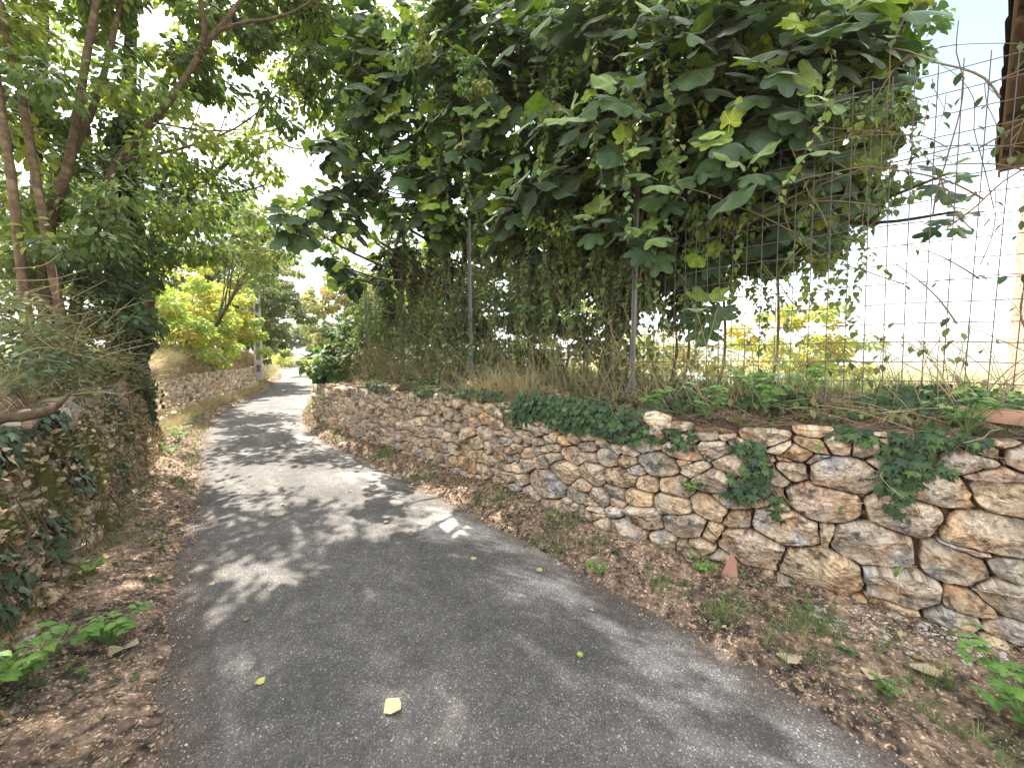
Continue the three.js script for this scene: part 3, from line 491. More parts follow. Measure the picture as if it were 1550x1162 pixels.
{ // blue hills far off
  M.hill = new THREE.MeshStandardMaterial({ color: lin(0.12, 0.15, 0.1), roughness: 1 });
  const pos = [], idx = []; const n = 80; for (let i = 0; i <= n; i++) { const a = mix(-1.4, 1.4, i / n), r = 900, hh = 12 + 26 * (0.5 + fbm(i * 0.09, 3, 1, 4)); pos.push(r * Math.sin(a), -20, -r * Math.cos(a), r * Math.sin(a) * 1.1, hh, -r * Math.cos(a) * 1.1, r * Math.sin(a) * 1.4, -30, -r * Math.cos(a) * 1.4); }
  for (let i = 0; i < n; i++) { const a = i * 3; idx.push(a, a + 3, a + 1, a + 1, a + 3, a + 4, a + 1, a + 4, a + 2, a + 2, a + 4, a + 5); }
  mesh('hills', geo(pos, idx), M.hill).userData.kind = 'structure';
}

// ---------------------------------------------------------------- fig tree behind the fence
const tmp = new THREE.Vector3(), UPV = new THREE.Vector3(0, 1, 0);
const figBlobs = [[2.22, 3.7, 3.7, 1.0], [1.21, 3.95, 4.4, 1.25], [1.53, 5.05, 4.4, 1.35], [0.04, 4.91, 5.3, 1.35], [-1.03, 4.19, 6.5, 1.15], [-1.5, 5.6, 6.5, 1.25], [2.6, 4.2, 3.75, 0.75], [2.7, 3.0, 3.9, 0.62], [1.84, 3.0, 4.2, 0.75], [0.63, 3.4, 5.1, 0.9], [-1.9, 3.3, 7.6, 0.7], [0.1, 6.0, 5.8, 1.0], [0.9, 5.9, 5.4, 1.0], [2.3, 5.3, 4.6, 0.85]];
const figArms = [[-2.69, 3.28, 4.8, 0.34], [-2.27, 4.24, 5, 0.3], [-2.26, 3.53, 5.5, 0.36], [-2.68, 3.01, 6, 0.3], [-2.45, 3.67, 5.2, 0.3], [-2.19, 4.1, 5.6, 0.34], [-2.23, 2.49, 7.5, 0.35], [-2.75, 2.93, 6.6, 0.3], [-1.65, 5.87, 5.5, 0.6], [-2.11, 5.28, 5.5, 0.5], [-2.5, 5.0, 6.4, 0.4], [-2.3, 6.4, 6.2, 0.6]];
const inFig = (p, skip) => figBlobs.some((b, i) => i !== skip && (p.x - b[0]) ** 2 + (p.y - b[1]) ** 2 + (-p.z - b[2]) ** 2 < (b[3] * 0.93) ** 2);
const figTree = thing('fig_tree', 'large fig tree with broad lobed leaves bulging over the wire fence', 'tree');
{
  const R = rng(101), crotch = V(1.5, 2.0, 5.6), base = V(1.35, 1.0, 5.5);
  mesh('trunk', tube([base, V(1.4, 1.5, 5.55), crotch], [0.16, 0.13, 0.12], 9, 4, 0.2), M.barkGrey, figTree);
  const base2 = V(-0.9, 1.1, 7.0), cr2 = V(-1.0, 2.5, 6.9); mesh('trunk', tube([base2, V(-1.05, 1.8, 6.95), cr2], [0.1, 0.085, 0.07], 8, 4, 0.2), M.barkGrey, figTree);
  const shoots = [];
  figBlobs.forEach((b, i) => {
    const c = V(b[0], b[1], b[2]), from = (i === 4 || i === 5 || i === 10) ? cr2 : crotch, mid = from.clone().lerp(c, 0.5).add(new THREE.Vector3((R() - 0.5) * 0.5, 0.15, (R() - 0.5) * 0.5));
    mesh('limb', tube([from, mid, c], [0.07, 0.05, 0.03], 7, 5, 0.2, i), M.barkGrey, figTree);
    const n = Math.round(50 * b[3] * b[3]) + 8;
    for (let k = 0; k < n; k++) { const dir = sphere(R); if (dir.y < -0.7) continue; const p = c.clone().addScaledVector(dir, b[3] * (0.88 + 0.22 * R())); if (inFig(p, i)) continue; shoots.push({ p, dir: dir.clone().multiplyScalar(0.75).add(new THREE.Vector3(0, 0.55, 0)).normalize(), n: 6 + Math.floor(R() * 3), from: c }); }
    for (let k = 0; k < n * 0.9; k++) { const dir = sphere(R), p = c.clone().addScaledVector(dir, b[3] * (0.4 + 0.4 * R())); shoots.push({ p, dir: dir.clone().multiplyScalar(0.5).add(new THREE.Vector3(0, 0.6, 0)).normalize(), n: 5, inner: true }); }
  });
  figArms.forEach((b, i) => {
    const c = V(b[0], b[1], b[2]), from = V(-1.3, Math.max(2.9, b[1] - 0.6), 6.7);
    mesh('branch', tube([from, from.clone().lerp(c, 0.55).add(new THREE.Vector3(0, -0.12, 0)), c], [0.028, 0.02, 0.009], 6, 5, 0.2, i), M.barkGrey, figTree);
    const n = Math.round(14 * b[3] / 0.34); for (let k = 0; k < n; k++) { const dir = sphere(R); shoots.push({ p: c.clone().addScaledVector(dir, b[3] * Math.cbrt(R())), dir: dir.multiplyScalar(0.6).add(new THREE.Vector3(0, 0.5, 0)).normalize(), n: 3, arm: true }); }
  });
  // shoots that lean out over the fence toward the lane
  [[0.42, 3.38, 3.9, 1], [1.27, 3.07, 3.4, 1], [1.77, 3.01, 3.0, 1.05], [1.91, 3.65, 3.0, 1.1], [2.27, 3.06, 2.95, 1], [0.94, 4.18, 3.5, 1], [0.57, 4.59, 3.7, 1], [-0.39, 4.71, 4.3, 1], [-0.56, 4.01, 4.5, 0.95], [2.23, 3.87, 2.9, 1.1], [2.62, 4.05, 2.9, 1.1], [1.73, 2.01, 3.5, 0.95], [-0.93, 5.45, 4.6, 1], [0.8, 2.93, 3.8, 1], [1.48, 3.86, 3.3, 1], [0.1, 4.83, 4.0, 1], [1.63, 4.28, 3.2, 1.1], [-0.04, 3.32, 4.3, 0.95], [1.07, 3.61, 3.5, 1], [2.62, 3.65, 3.0, 1], [2.28, 2.72, 3.2, 0.9], [3.2, 2.94, 2.9, 0.6], [3.39, 2.7, 3.0, 0.5], [-1.48, 4.19, 5.4, 1], [-1.9, 5.13, 5.4, 1], [1.21, 2.65, 3.5, 0.95], [0.55, 3.9, 3.9, 1]].forEach(([x, y, d, k], i) => {
    const p = V(x, y, d); let c = null, best = 9; for (const b of figBlobs) { const q = V(b[0], b[1], b[2]), r = q.distanceTo(p); if (r < best) { best = r; c = q; } }
    mesh('branch', tube([c, c.clone().lerp(p, 0.6).add(new THREE.Vector3(0, -0.08, 0)), p], [0.022, 0.015, 0.008], 6, 4, 0.2, i + 50), M.barkGrey, figTree);
    shoots.push({ p, dir: new THREE.Vector3(-0.25 + 0.3 * (R() - 0.5), 0.75, 0.55 + 0.3 * R()).normalize(), n: 8, big: k });
  });
  const leaves = [], fwd = new THREE.Vector3(0, -Math.sin(0.0709), -Math.cos(0.0709));
  shoots.forEach(s => {
    const young = R() < 0.42; let a0 = R() * 6.28; tmp.set(R() - 0.5, R() - 0.5, R() - 0.5); const e1 = new THREE.Vector3().crossVectors(s.dir, tmp).normalize(), e2 = new THREE.Vector3().crossVectors(s.dir, e1);
    for (let k = 0; k < s.n; k++) {
      const a = a0 + k * 2.4, t = k / s.n, rad = e1.clone().multiplyScalar(Math.cos(a)).addScaledVector(e2, Math.sin(a));
      const out = rad.clone().multiplyScalar(1).addScaledVector(s.dir, mix(0.05, 0.7, t)).addScaledVector(UPV, mix(-0.35, 0.1, t) + (R() - 0.5) * 0.3).normalize();
      const nor = s.dir.clone().multiplyScalar(0.7).addScaledVector(rad, -0.15).addScaledVector(UPV, 0.55).add(new THREE.Vector3((R() - 0.5) * 1.0, (R() - 0.5) * 0.5, (R() - 0.35) * 1.1)).normalize();
      const size = mix(0.2, 0.12, t) * (0.75 + 0.5 * R()) * (s.arm ? 0.85 : s.inner ? 0.9 : s.big ? 1.2 * s.big : 1.1), p = s.p.clone().addScaledVector(s.dir, (t - 0.6) * 0.22);
      const tone = young && t > 0.5 ? 3 : t > 0.62 ? 2 : R() < 0.55 ? 0 : 1;
      const v = p.clone().sub(camera.position), depth = v.dot(fwd), inView = depth > 0.5 && Math.abs(v.x / depth) < 1.4 && Math.abs(v.y / depth + 0.07) < 1.05;
      leaves.push({ p, out, nor, size, tone, score: s.inner || !inView ? 0 : size / depth * (0.6 + Math.max(0, s.dir.z)) * (s.big ? 3 : 1), kind: Math.floor(R() * 4), sx: R() < 0.5 ? 1 : -1 });
    }
  });
  leaves.sort((a, b) => b.score - a.score);
  leaves.slice(0, 300).forEach(l => { const m = mesh('leaf', figLeaves[l.kind], M.fig[l.tone], figTree); frame(l.p, l.out, l.nor, l.size).decompose(m.position, m.quaternion, m.scale); });
  const sc = new Scatter(figSmall, M.figMany), tones = [[0.075, 0.15, 0.06], [0.11, 0.21, 0.06], [0.3, 0.5, 0.06], [0.55, 0.75, 0.08]];
  leaves.slice(300).forEach(l => { const c = tones[l.tone], k = 0.8 + 0.4 * R(); sc.add(frame(l.p, l.out, l.nor, l.size), c[0] * k * (0.9 + 0.3 * R()), c[1] * k, c[2] * k); });
  sc.build('foliage', figTree);
  // twigs that carry the outer shoots
  const tw = []; shoots.filter((s, i) => s.from && i % 2 === 0).forEach((s, i) => tw.push(tube([s.from.clone().lerp(s.p, 0.35), s.from.clone().lerp(s.p, 0.7).add(new THREE.Vector3(0, -0.06, 0)), s.p], [0.014, 0.01, 0.006], 4, 2, 0, i)));
  mesh('twigs', mergeGeometries(tw), M.barkGrey, figTree).userData.kind = 'stuff';
}

// ---------------------------------------------------------------- vines: hanging strands with small heart leaves
function vine(name, label, group, strands, tones, stemMat, leafSize = 0.045, seed = 1, geom = heart) {
  const t = thing(name, label, name === 'bramble_tangle' ? 'brambles' : 'vine', group), R = rng(seed), sc = new Scatter(geom, M.leaf), stems = [];
  for (const s of strands) {                              // {p, len, step, sway, dir?}
    const pts = [s.p.clone()], q = s.p.clone(), dir = (s.dir || new THREE.Vector3(0, -1, 0)).clone(); const n = Math.max(3, Math.round(s.len / 0.16));
    for (let k = 0; k < n; k++) { dir.add(new THREE.Vector3((R() - 0.5) * s.sway, -0.12 + (R() - 0.5) * s.sway * 0.5, (R() - 0.5) * s.sway)).normalize(); q.addScaledVector(dir, s.len / n); pts.push(q.clone()); }
    const r = s.r || 0.0025; stems.push(tube(pts, [r, r * 0.5], 4, 2, 0, 1));
    const curve = new THREE.CatmullRomCurve3(pts), m = Math.floor(s.len / s.step);
    for (let k = 0; k < m; k++) {
      if (R() < 0.15) continue; const p = curve.getPoint((k + R() * 0.7) / m), a = R() * 6.28, out = new THREE.Vector3(Math.cos(a), -0.5 - R() * 0.9, Math.sin(a)).normalize(), nor = new THREE.Vector3(Math.cos(a) * 0.8, 0.5 + R() * 0.6, Math.sin(a) * 0.8 + 0.25).normalize();
      const c = tones[Math.floor(R() * tones.length)], w = 0.75 + 0.5 * R(); p.addScaledVector(out, 0.012); sc.add(frame(p, out, nor, leafSize * (0.6 + 0.8 * R())), c[0] * w, c[1] * w, c[2] * w);
    }
  }
  mesh('stems', mergeGeometries(stems), stemMat, t).userData.kind = 'stuff'; sc.build('foliage', t); return t;
}
const vineTones = [[0.26, 0.42, 0.1], [0.2, 0.36, 0.1], [0.32, 0.48, 0.1], [0.45, 0.52, 0.1], [0.24, 0.4, 0.14]], curtainTones = [[0.2, 0.34, 0.08], [0.16, 0.28, 0.08], [0.26, 0.36, 0.09], [0.32, 0.34, 0.1]];
let faceClumps, faceVine;
{
  const R = rng(201), st = [];                            // over the face of the fig
  for (let k = 0; k < 520; k++) { const b = figBlobs[Math.floor(R() * 10)], dir = sphere(R); if (dir.z < -0.2) { dir.z *= -1; } const p = V(b[0], b[1], b[2]).addScaledVector(dir, b[3] * (0.8 + 0.2 * R())); st.push({ p, len: 0.25 + R() * R() * 1.2, step: 0.028, sway: 0.5 }); }
  const t0 = vine('climbing_vine', 'fine climbing vine with small heart leaves trailing over the fig tree', null, st, vineTones, M.twig, 0.052, 1);
  const cl = []; for (let k = 0; k < 46; k++) { const b = figBlobs[Math.floor(R() * 10)], dir = sphere(R); dir.z = Math.abs(dir.z); const p = V(b[0], b[1], b[2]).addScaledVector(dir, b[3] * 1.02); cl.push([p.x, p.y, -p.z, 0.18 + 0.22 * R()]); }
  faceClumps = cl; faceVine = t0;
}
let curtainVine;
{
  const R = rng(211), st = [];                            // curtain on the fence below the fig
  for (let k = 0; k < 420; k++) { const u = mix(3.6, fenceCourse.length - 0.6, Math.pow(R(), 0.8)), d = fenceCourse.dAt(u), top = mix(2.3, 3.6, R()), off = (R() - 0.35) * 0.5; st.push({ p: V(FX(d) + off, top, d), len: Math.min(top - 1.25, 0.5 + R() * 1.5), step: 0.05, sway: 0.5, r: 0.003 }); }
  const curtain = vine('climbing_vine', 'dense curtain of hanging vine stems on the fence under the fig', null, st, curtainTones, M.twig, 0.055, 2);
  curtainVine = curtain;
}
{
  const R = rng(221), st = [];                            // sparse stems on the open right end of the fence
  for (let k = 0; k < 90; k++) { const u = R() * 2.9, d = fenceCourse.dAt(u), y = 1.4 + R() * 1.9, a = (R() - 0.5) * 2.4; const T = V(FX(d + 0.1) - FX(d), 0, 0.1).normalize(); st.push({ p: V(FX(d), y, d), len: 0.4 + R() * 0.9, step: 0.22, sway: 0.6, r: 0.003 + 0.004 * R(), dir: T.clone().multiplyScalar(Math.sin(a)).setY(Math.cos(a)).normalize() }); }
  for (let k = 0; k < 26; k++) { const u = R() * 2.9, d = fenceCourse.dAt(u); st.push({ p: V(FX(d), 3.38 - R() * 0.25, d), len: 0.2 + R() * 0.8, step: 0.06, sway: 0.6, r: 0.003 }); }
  vine('climbing_vine', 'sparse vine of bare stems and scattered leaves on the open wire mesh near the house', null, st, [[0.08, 0.15, 0.05], [0.1, 0.18, 0.06], [0.14, 0.22, 0.06]], M.twig, 0.055, 3, ovate);
}

{ // dry stems and shoots at the foot of the fence
  const R = rng(231), st = [];
  for (let k = 0; k < 620; k++) { const u = 1.2 + Math.pow(R(), 0.9) * (fenceCourse.length - 1.4), d = fenceCourse.dAt(u), x = FX(d) + (R() - 0.6) * 0.5, a = R() * 6.28; st.push({ p: V(x, groundY(x, d) - 0.02, d), len: 0.3 + R() * 0.75, step: u < 3.2 ? 0.3 : 0.13, sway: 0.45, r: 0.0025 + 0.002 * R(), dir: new THREE.Vector3(Math.cos(a) * 0.5, 1.2, Math.sin(a) * 0.5) }); }
  for (let k = 0; k < 260; k++) { const u = 1.0 + R() * 7, d = rightWall.course.dAt(u + 0.8), x = WR(d) + 0.2 + R() * 0.7, a = R() * 6.28; st.push({ p: V(x, groundY(x, d) + 0.01, d), len: 0.3 + R() * 0.6, step: 0.14, sway: 0.6, r: 0.003, dir: new THREE.Vector3(Math.cos(a), 0.5, Math.sin(a)) }); }
  vine('bramble_tangle', 'tangle of dry brown stems standing along the foot of the fence', null, st, [[0.3, 0.4, 0.1], [0.2, 0.32, 0.09], [0.4, 0.34, 0.14], [0.45, 0.36, 0.2]], M.straw, 0.05, 4, ovate);
}
const P = a => V(a[0], a[1], a[2]);
// ---------------------------------------------------------------- trees and shrubs in general
function crown(tree, blobs, geom, mat, size, per, tones, seed, { up = 0.6, droop = 0.2, clump = 0.28, flat = 0.75 } = {}) {
  const R = rng(seed), sc = new Scatter(geom, mat);
  for (const [x, y, d, r] of blobs) {
    const nc = Math.max(5, Math.round(r * r * 9)), n = Math.round(per * r * r / nc);
    for (let k = 0; k < nc; k++) {
      const dir = sphere(R), c = V(x, y, d).add(new THREE.Vector3(dir.x, dir.y * flat, dir.z).multiplyScalar(r * Math.pow(R(), 0.45))), tc = tones[Math.floor(R() * tones.length)], cr = clump * (0.6 + 0.8 * R()) * Math.max(1, r * 0.5);
      for (let i = 0; i < n; i++) {
        const q = sphere(R).multiplyScalar(cr * Math.cbrt(R())); q.y *= 0.6; const p = c.clone().add(q);
        const out = q.clone().normalize().multiplyScalar(0.8).add(dir.clone().multiplyScalar(0.4)).add(new THREE.Vector3((R() - 0.5), -droop + (R() - 0.5) * 0.8, (R() - 0.5))).normalize(), nor = new THREE.Vector3((R() - 0.5) * 1.4, up + R() * 0.4, (R() - 0.5) * 1.4).normalize(), w = 0.75 + 0.5 * R();
        sc.add(frame(p, out, nor, size * (0.65 + 0.7 * R())), tc[0] * w * (0.9 + 0.25 * R()), tc[1] * w, tc[2] * w);
      }
    }
  }
  return sc.build('crown', tree);
}
function plainTree(name, label, category, group, base, blobs, geom, size, per, tones, seed, trunkR, opt = {}) {
  const t = thing(name, label, category, group), R = rng(seed + 5), b = V(...base), top = new THREE.Vector3(); let H = 0; for (const q of blobs) { top.add(V(q[0], q[1], q[2])); H++; } top.multiplyScalar(1 / H);
  if (trunkR > 0) mesh('trunk', tube([b, b.clone().lerp(top, 0.5).add(new THREE.Vector3(0.1, 0, 0.1)), top], [trunkR, trunkR * 0.75, trunkR * 0.35], 8, 5, 0.2, seed), opt.bark || M.barkGrey, t);
  blobs.forEach((q, i) => { const st = b.clone().lerp(top, trunkR > 0 ? 0.35 + 0.55 * i / blobs.length : 0); if (trunkR > 0) { const k2 = (0.35 + 0.55 * i / blobs.length); st.x += 0.1 * Math.sin(k2 * Math.PI); st.z += 0.1 * Math.sin(k2 * Math.PI); } const c = V(q[0], q[1], q[2]), k = trunkR > 0 ? 0.32 * trunkR : 0.025; mesh('branch', tube([st, st.clone().lerp(c, 0.5).add(new THREE.Vector3((R() - 0.5) * 0.3, 0.1, (R() - 0.5) * 0.3)), c], [k, k * 0.7, k * 0.3], 5, 4, 0.15, i + seed), opt.bark || M.barkGrey, t); });
  crown(t, blobs, geom, opt.mat || M.leafFar, size, per, tones, seed, opt); return t;
}

crown(faceVine, faceClumps, heart, M.leaf, 0.055, 2600, vineTones, 242, { up: 0.5, droop: 0.8, clump: 0.12 });
crown(curtainVine, [[2.0, 2.75, 3.9, 0.4], [1.3, 2.5, 4.5, 0.4], [0.6, 2.55, 5.1, 0.42], [0.0, 2.3, 5.6, 0.42], [-0.7, 2.25, 6.3, 0.45], [-1.4, 2.1, 7.0, 0.45], [-2.0, 2.1, 7.7, 0.45], [-2.6, 2.0, 8.3, 0.4], [0.2, 1.75, 5.6, 0.25], [-1.0, 1.7, 6.7, 0.3], [2.5, 2.9, 3.6, 0.3]], heart, M.leaf, 0.06, 2600, curtainTones, 241, { up: 0.4, droop: 0.9, clump: 0.16 });
{
  const t = thing('thicket', 'dark thicket of leafy stems crowded behind the fence under the fig', 'thicket');
  const bl = [[-2.3, 2.0, 8.8, 0.8], [-1.4, 2.1, 7.9, 0.8], [-0.5, 2.2, 7.1, 0.8], [0.3, 2.3, 6.4, 0.75], [0.95, 2.45, 5.8, 0.65], [1.5, 2.55, 5.3, 0.55], [2.1, 2.7, 4.8, 0.5], [-2.9, 2.4, 9.4, 0.7], [-1.0, 3.0, 7.6, 0.8], [0.2, 3.1, 6.6, 0.8], [0.7, 1.75, 5.9, 0.6], [0.0, 1.7, 6.7, 0.6], [-0.8, 1.65, 7.5, 0.6], [-1.7, 1.6, 8.2, 0.6], [1.3, 1.9, 5.4, 0.45], [2.4, 2.75, 4.5, 0.5], [1.9, 2.4, 4.7, 0.5], [2.9, 3.0, 4.3, 0.4]];
  bl.forEach((b, i) => { const f = V(b[0] + 0.1, 1.2, b[2] + 0.15); mesh('stem', tube([f, f.clone().add(new THREE.Vector3(0.1, 0.5, -0.05)), P(b)], [0.025, 0.018, 0.01], 5, 4, 0.2, i), M.twig, t); });
  crown(t, bl, ovate, M.leaf, 0.085, 1900, [[0.13, 0.22, 0.06], [0.16, 0.25, 0.07], [0.2, 0.25, 0.07], [0.11, 0.18, 0.05]], 299, { up: 0.4, droop: 0.7, clump: 0.24 });
}
// many-stemmed tree on the left bank
{
  const t = thing('hazel_tree', 'many-stemmed tree with slender brown trunks on the left bank', 'tree');
  const stems = {
    a: [[[-5.5, 1.2, 4.6], [-5.5, 1.91, 4.6], [-5.46, 2.83, 4.6], [-5.39, 3.21, 4.6], [-5.21, 3.75, 4.65], [-5.1, 4.37, 4.7], [-4.99, 5.07, 4.75], [-4.87, 5.76, 4.8], [-4.77, 7.01, 4.9]], [0.1, 0.085, 0.055, 0.042, 0.035, 0.025]],
    b: [[[-5.05, 1.2, 4.4], [-5.11, 1.9, 4.4], [-5.18, 2.64, 4.4], [-5.23, 3.14, 4.4], [-5.29, 3.71, 4.4], [-5.33, 4.2, 4.4], [-5.36, 4.54, 4.4], [-5.47, 5.02, 4.4], [-5.54, 5.68, 4.4]], [0.05, 0.04, 0.034, 0.026]],
    c: [[[-5.7, 1.2, 5], [-5.67, 2.02, 5], [-5.33, 3.11, 5], [-5.05, 4.09, 5.1], [-4.66, 4.63, 5.2], [-4.33, 5.18, 5.3], [-4.08, 5.71, 5.4], [-3.7, 6.46, 5.6], [-3.18, 7.58, 5.8]], [0.07, 0.055, 0.045, 0.037, 0.03, 0.02]],
    d: [[[-6.15, 1.2, 6.2], [-6.15, 2.65, 6.2], [-5.91, 4.57, 6.2], [-5.46, 5.65, 6.2], [-4.89, 6.27, 6.2], [-4.45, 6.84, 6.2], [-3.92, 7.54, 6.2]], [0.08, 0.065, 0.05, 0.035, 0.025]],
    e: [[[-6.0, 1.2, 5], [-6.01, 2.11, 5], [-6.25, 3.67, 5.2], [-6.29, 5.29, 5.4], [-6.31, 5.87, 5.5], [-6.25, 6.9, 5.5]], [0.07, 0.06, 0.05, 0.03]],
    f: [[[-5.2, 1.1, 4.2], [-5.26, 2.1, 4.2], [-5.3, 3.55, 4.2], [-5.34, 4.21, 4.2], [-5.38, 5.24, 4.2]], [0.045, 0.04, 0.025]],
  };
  Object.values(stems).forEach(([p, r], i) => mesh('trunk', tube(p.map(P), r, 9, 4, 0.16, i + 3), i % 2 ? M.barkPale : M.bark, t));
  const br = [
    [[[-4.21, 5.48, 5.4], [-3.99, 5.84, 5.3], [-3.97, 6.19, 5.2], [-4.03, 6.73, 5.2]], [0.035, 0.02]],
    [[[-5.26, 3.85, 4.7], [-5.06, 4.72, 4.9], [-4.96, 5.33, 5], [-4.89, 5.95, 5.1], [-4.68, 6.63, 5.1]], [0.04, 0.022]],
    [[[-4.05, 5.9, 5.45], [-3.65, 6.08, 5.5], [-3.3, 6.22, 5.6], [-2.99, 6.42, 5.7], [-2.56, 6.81, 5.8]], [0.025, 0.01]],
    [[[-5.05, 4.09, 5.1], [-4.5, 4.4, 5.4], [-4.0, 4.9, 5.8], [-3.6, 5.5, 6.1]], [0.022, 0.007]],
    [[[-4.66, 4.63, 5.2], [-4.3, 4.75, 5.6], [-3.9, 5.0, 6.0]], [0.018, 0.006]]];
  br.forEach(([p, r], i) => mesh('branch', tube(p.map(P), r, 6, 4, 0.15, i + 13), M.bark, t));
  crown(t, [[-5.44, 5.09, 4.5, 0.5], [-5.6, 4.11, 4.5, 0.45], [-5.23, 3.35, 5, 0.55], [-5.63, 4.34, 5.2, 0.5], [-4.97, 5.53, 5.5, 0.8], [-5.28, 6.2, 5.5, 0.7], [-4.61, 6.53, 6, 0.8], [-4.51, 5.74, 6.2, 0.7], [-4.91, 4.67, 6, 0.6], [-5.18, 3.83, 5.6, 0.6], [-5.49, 3.44, 4.6, 0.35], [-3.82, 6.68, 6.3, 0.75], [-3.3, 6.45, 6.5, 0.65], [-5.74, 3.45, 6.5, 0.5], [-5.62, 2.92, 5.6, 0.5], [-5.16, 6.48, 4.8, 0.8], [-4.59, 7.35, 5.5, 0.9], [-3.7, 8.09, 6.2, 1.0], [-2.64, 8.21, 6.5, 1.0], [-3.2, 7.4, 7.2, 0.8], [-4.2, 7.2, 7.4, 0.8], [-6.0, 5.0, 5.6, 0.7], [-6.3, 4.0, 5.8, 0.7], [-6.4, 6.0, 5.8, 0.7], [-5.9, 3.0, 5.9, 0.6], [-5.0, 4.2, 6.6, 0.6], [-4.4, 5.1, 6.9, 0.6], [-3.9, 5.9, 7, 0.55], [-3.1, 6.0, 6.9, 0.5], [-6.6, 2.9, 6.2, 0.7], [-4.9, 3.2, 6.2, 0.45], [-2.9, 6.9, 6.4, 0.6], [-3.6, 7.4, 6.0, 0.7], [-4.9, 7.0, 5.2, 0.7], [-4.9, 2.9, 4.3, 0.4], [-4.6, 3.4, 4.6, 0.35], [-5.0, 4.6, 4.4, 0.35], [-4.3, 4.2, 5.0, 0.4], [-4.4, 3.6, 5.4, 0.4], [-5.6, 2.7, 4.4, 0.4], [-4.6, 5.0, 4.9, 0.35], [-3.9, 7.4, 6.9, 0.9], [-4.4, 8, 7.6, 0.9], [-3.0, 7.6, 6.6, 0.8], [-3.4, 8.6, 7.4, 1.0], [-6.0, 5.6, 4.8, 0.6], [-5.6, 5.9, 4.4, 0.5], [-6.2, 4.6, 5, 0.6], [-5.9, 3.4, 4.6, 0.45], [-5.7, 6.6, 5.2, 0.6]], ovate, leafMat({ map: simpleMap, transmission: 0.5 }), 0.092, 1800, [[0.17, 0.27, 0.05], [0.26, 0.37, 0.06], [0.13, 0.21, 0.05], [0.42, 0.5, 0.07]], 301, { up: 0.5, droop: 0.55 });
}
{ // slim tree behind, sparse twigs against the sky
  const t = thing('slim_tree', 'slim tree with thin leaning branches and sparse leaves against the white sky', 'tree');
  [[[[-7.3, 0.6, 7.4], [-6.75, 3.34, 7.4], [-6.43, 4.31, 7.4], [-5.77, 5.02, 7.6], [-5.42, 5.44, 7.7], [-5.08, 5.96, 7.8], [-4.93, 6.51, 7.9], [-4.78, 6.82, 8]], [0.09, 0.075, 0.05, 0.035, 0.012]]].forEach(([p, r]) => mesh('trunk', tube(p.map(P), r, 7, 4, 0.15, 5), M.barkGrey, t));
  const tw = [[[-5.29, 5.51, 7.7], [-4.84, 5.61, 7.8], [-4.37, 5.95, 7.9], [-3.75, 6.42, 8]], [[-5.6, 4.7, 7.6], [-5.0, 4.86, 7.7], [-4.67, 5.06, 7.8], [-4.52, 5.32, 7.9]], [[-5.1, 5.9, 7.8], [-4.6, 6.1, 7.9], [-4.2, 6.5, 8]], [[-4.6, 5.8, 7.85], [-4.2, 5.7, 7.9], [-3.7, 5.95, 8]], [[-6.43, 4.31, 7.4], [-6.2, 5.2, 7.4], [-5.9, 6.1, 7.5], [-5.6, 6.8, 7.5]], [[-5.77, 5.02, 7.6], [-5.6, 5.7, 7.6], [-5.3, 6.4, 7.6]]];
  tw.forEach((p, i) => mesh('branch', tube(p.map(P), [0.022, 0.006], 5, 4, 0.15, i + 40), M.barkGrey, t));
  crown(t, [[-5.6, 4.5, 7.2, 0.55], [-5.3, 6.4, 7.6, 0.6], [-4.6, 6.2, 7.8, 0.55], [-4.1, 6.3, 7.9, 0.45], [-5.9, 5.6, 7.4, 0.5], [-5.0, 5.2, 7.7, 0.35], [-6.2, 3.9, 7.2, 0.6], [-5.3, 3.7, 7.2, 0.35]], ovate, M.leaf, 0.1, 420, [[0.17, 0.26, 0.06], [0.22, 0.29, 0.08], [0.26, 0.25, 0.07], [0.13, 0.22, 0.06]], 311, { up: 0.5, droop: 0.4 });
}
{ // trunk wrapped in ivy at the end of the rubble wall
  const t = thing('ivy_clad_tree', 'straight trunk wrapped in dark glossy ivy at the end of the rubble wall', 'tree');
  const pts = [[-5.55, 0.5, 5.7], [-5.59, 1.4, 5.7], [-5.63, 1.99, 5.7], [-5.64, 2.75, 5.7], [-5.62, 3.6, 5.7], [-5.54, 4.42, 5.7], [-5.4, 5.5, 5.7], [-5.24, 7.06, 5.7]].map(P);
  mesh('trunk', tube(pts, [0.14, 0.13, 0.11, 0.09, 0.06], 9, 4, 0.2, 9), M.barkGrey, t);
  const c = new THREE.CatmullRomCurve3(pts), R = rng(321), sc = new Scatter(ivyLeaf, M.ivy);
  for (let k = 0; k < 3600; k++) { const s = R() * 0.78, p = c.getPoint(s), a = R() * 6.28, q = 0.13 + 0.26 * R() * R() * (1 + Math.sin(s * 30)) * clamp(s * 6, 0.2, 1), n = new THREE.Vector3(Math.cos(a), 0.3, Math.sin(a)); p.addScaledVector(n, q); const w = 0.7 + 0.6 * R(); sc.add(frame(p, new THREE.Vector3((R() - 0.5) * 0.8, -1, (R() - 0.5) * 0.8), n.add(new THREE.Vector3((R() - 0.5), 0.4, (R() - 0.5))), 0.085 * (0.6 + 0.7 * R())), 0.055 * w, 0.11 * w, 0.035 * w); }
  sc.build('ivy', t);
}
{ // leaning trunk at the far left
  const t = thing('leaning_trunk', 'thick pale brown trunk leaning out over the scrub on the left bank', 'tree');
  mesh('trunk', tube([[-5.3, 1.1, 4.7], [-5.5, 1.9, 4.7], [-5.75, 2.45, 4.7], [-6.05, 2.75, 4.7], [-6.5, 3.0, 4.7], [-7.1, 3.4, 4.7]].map(P), [0.11, 0.1, 0.09, 0.07], 10, 5, 0.15, 3), M.barkPale, t);
}
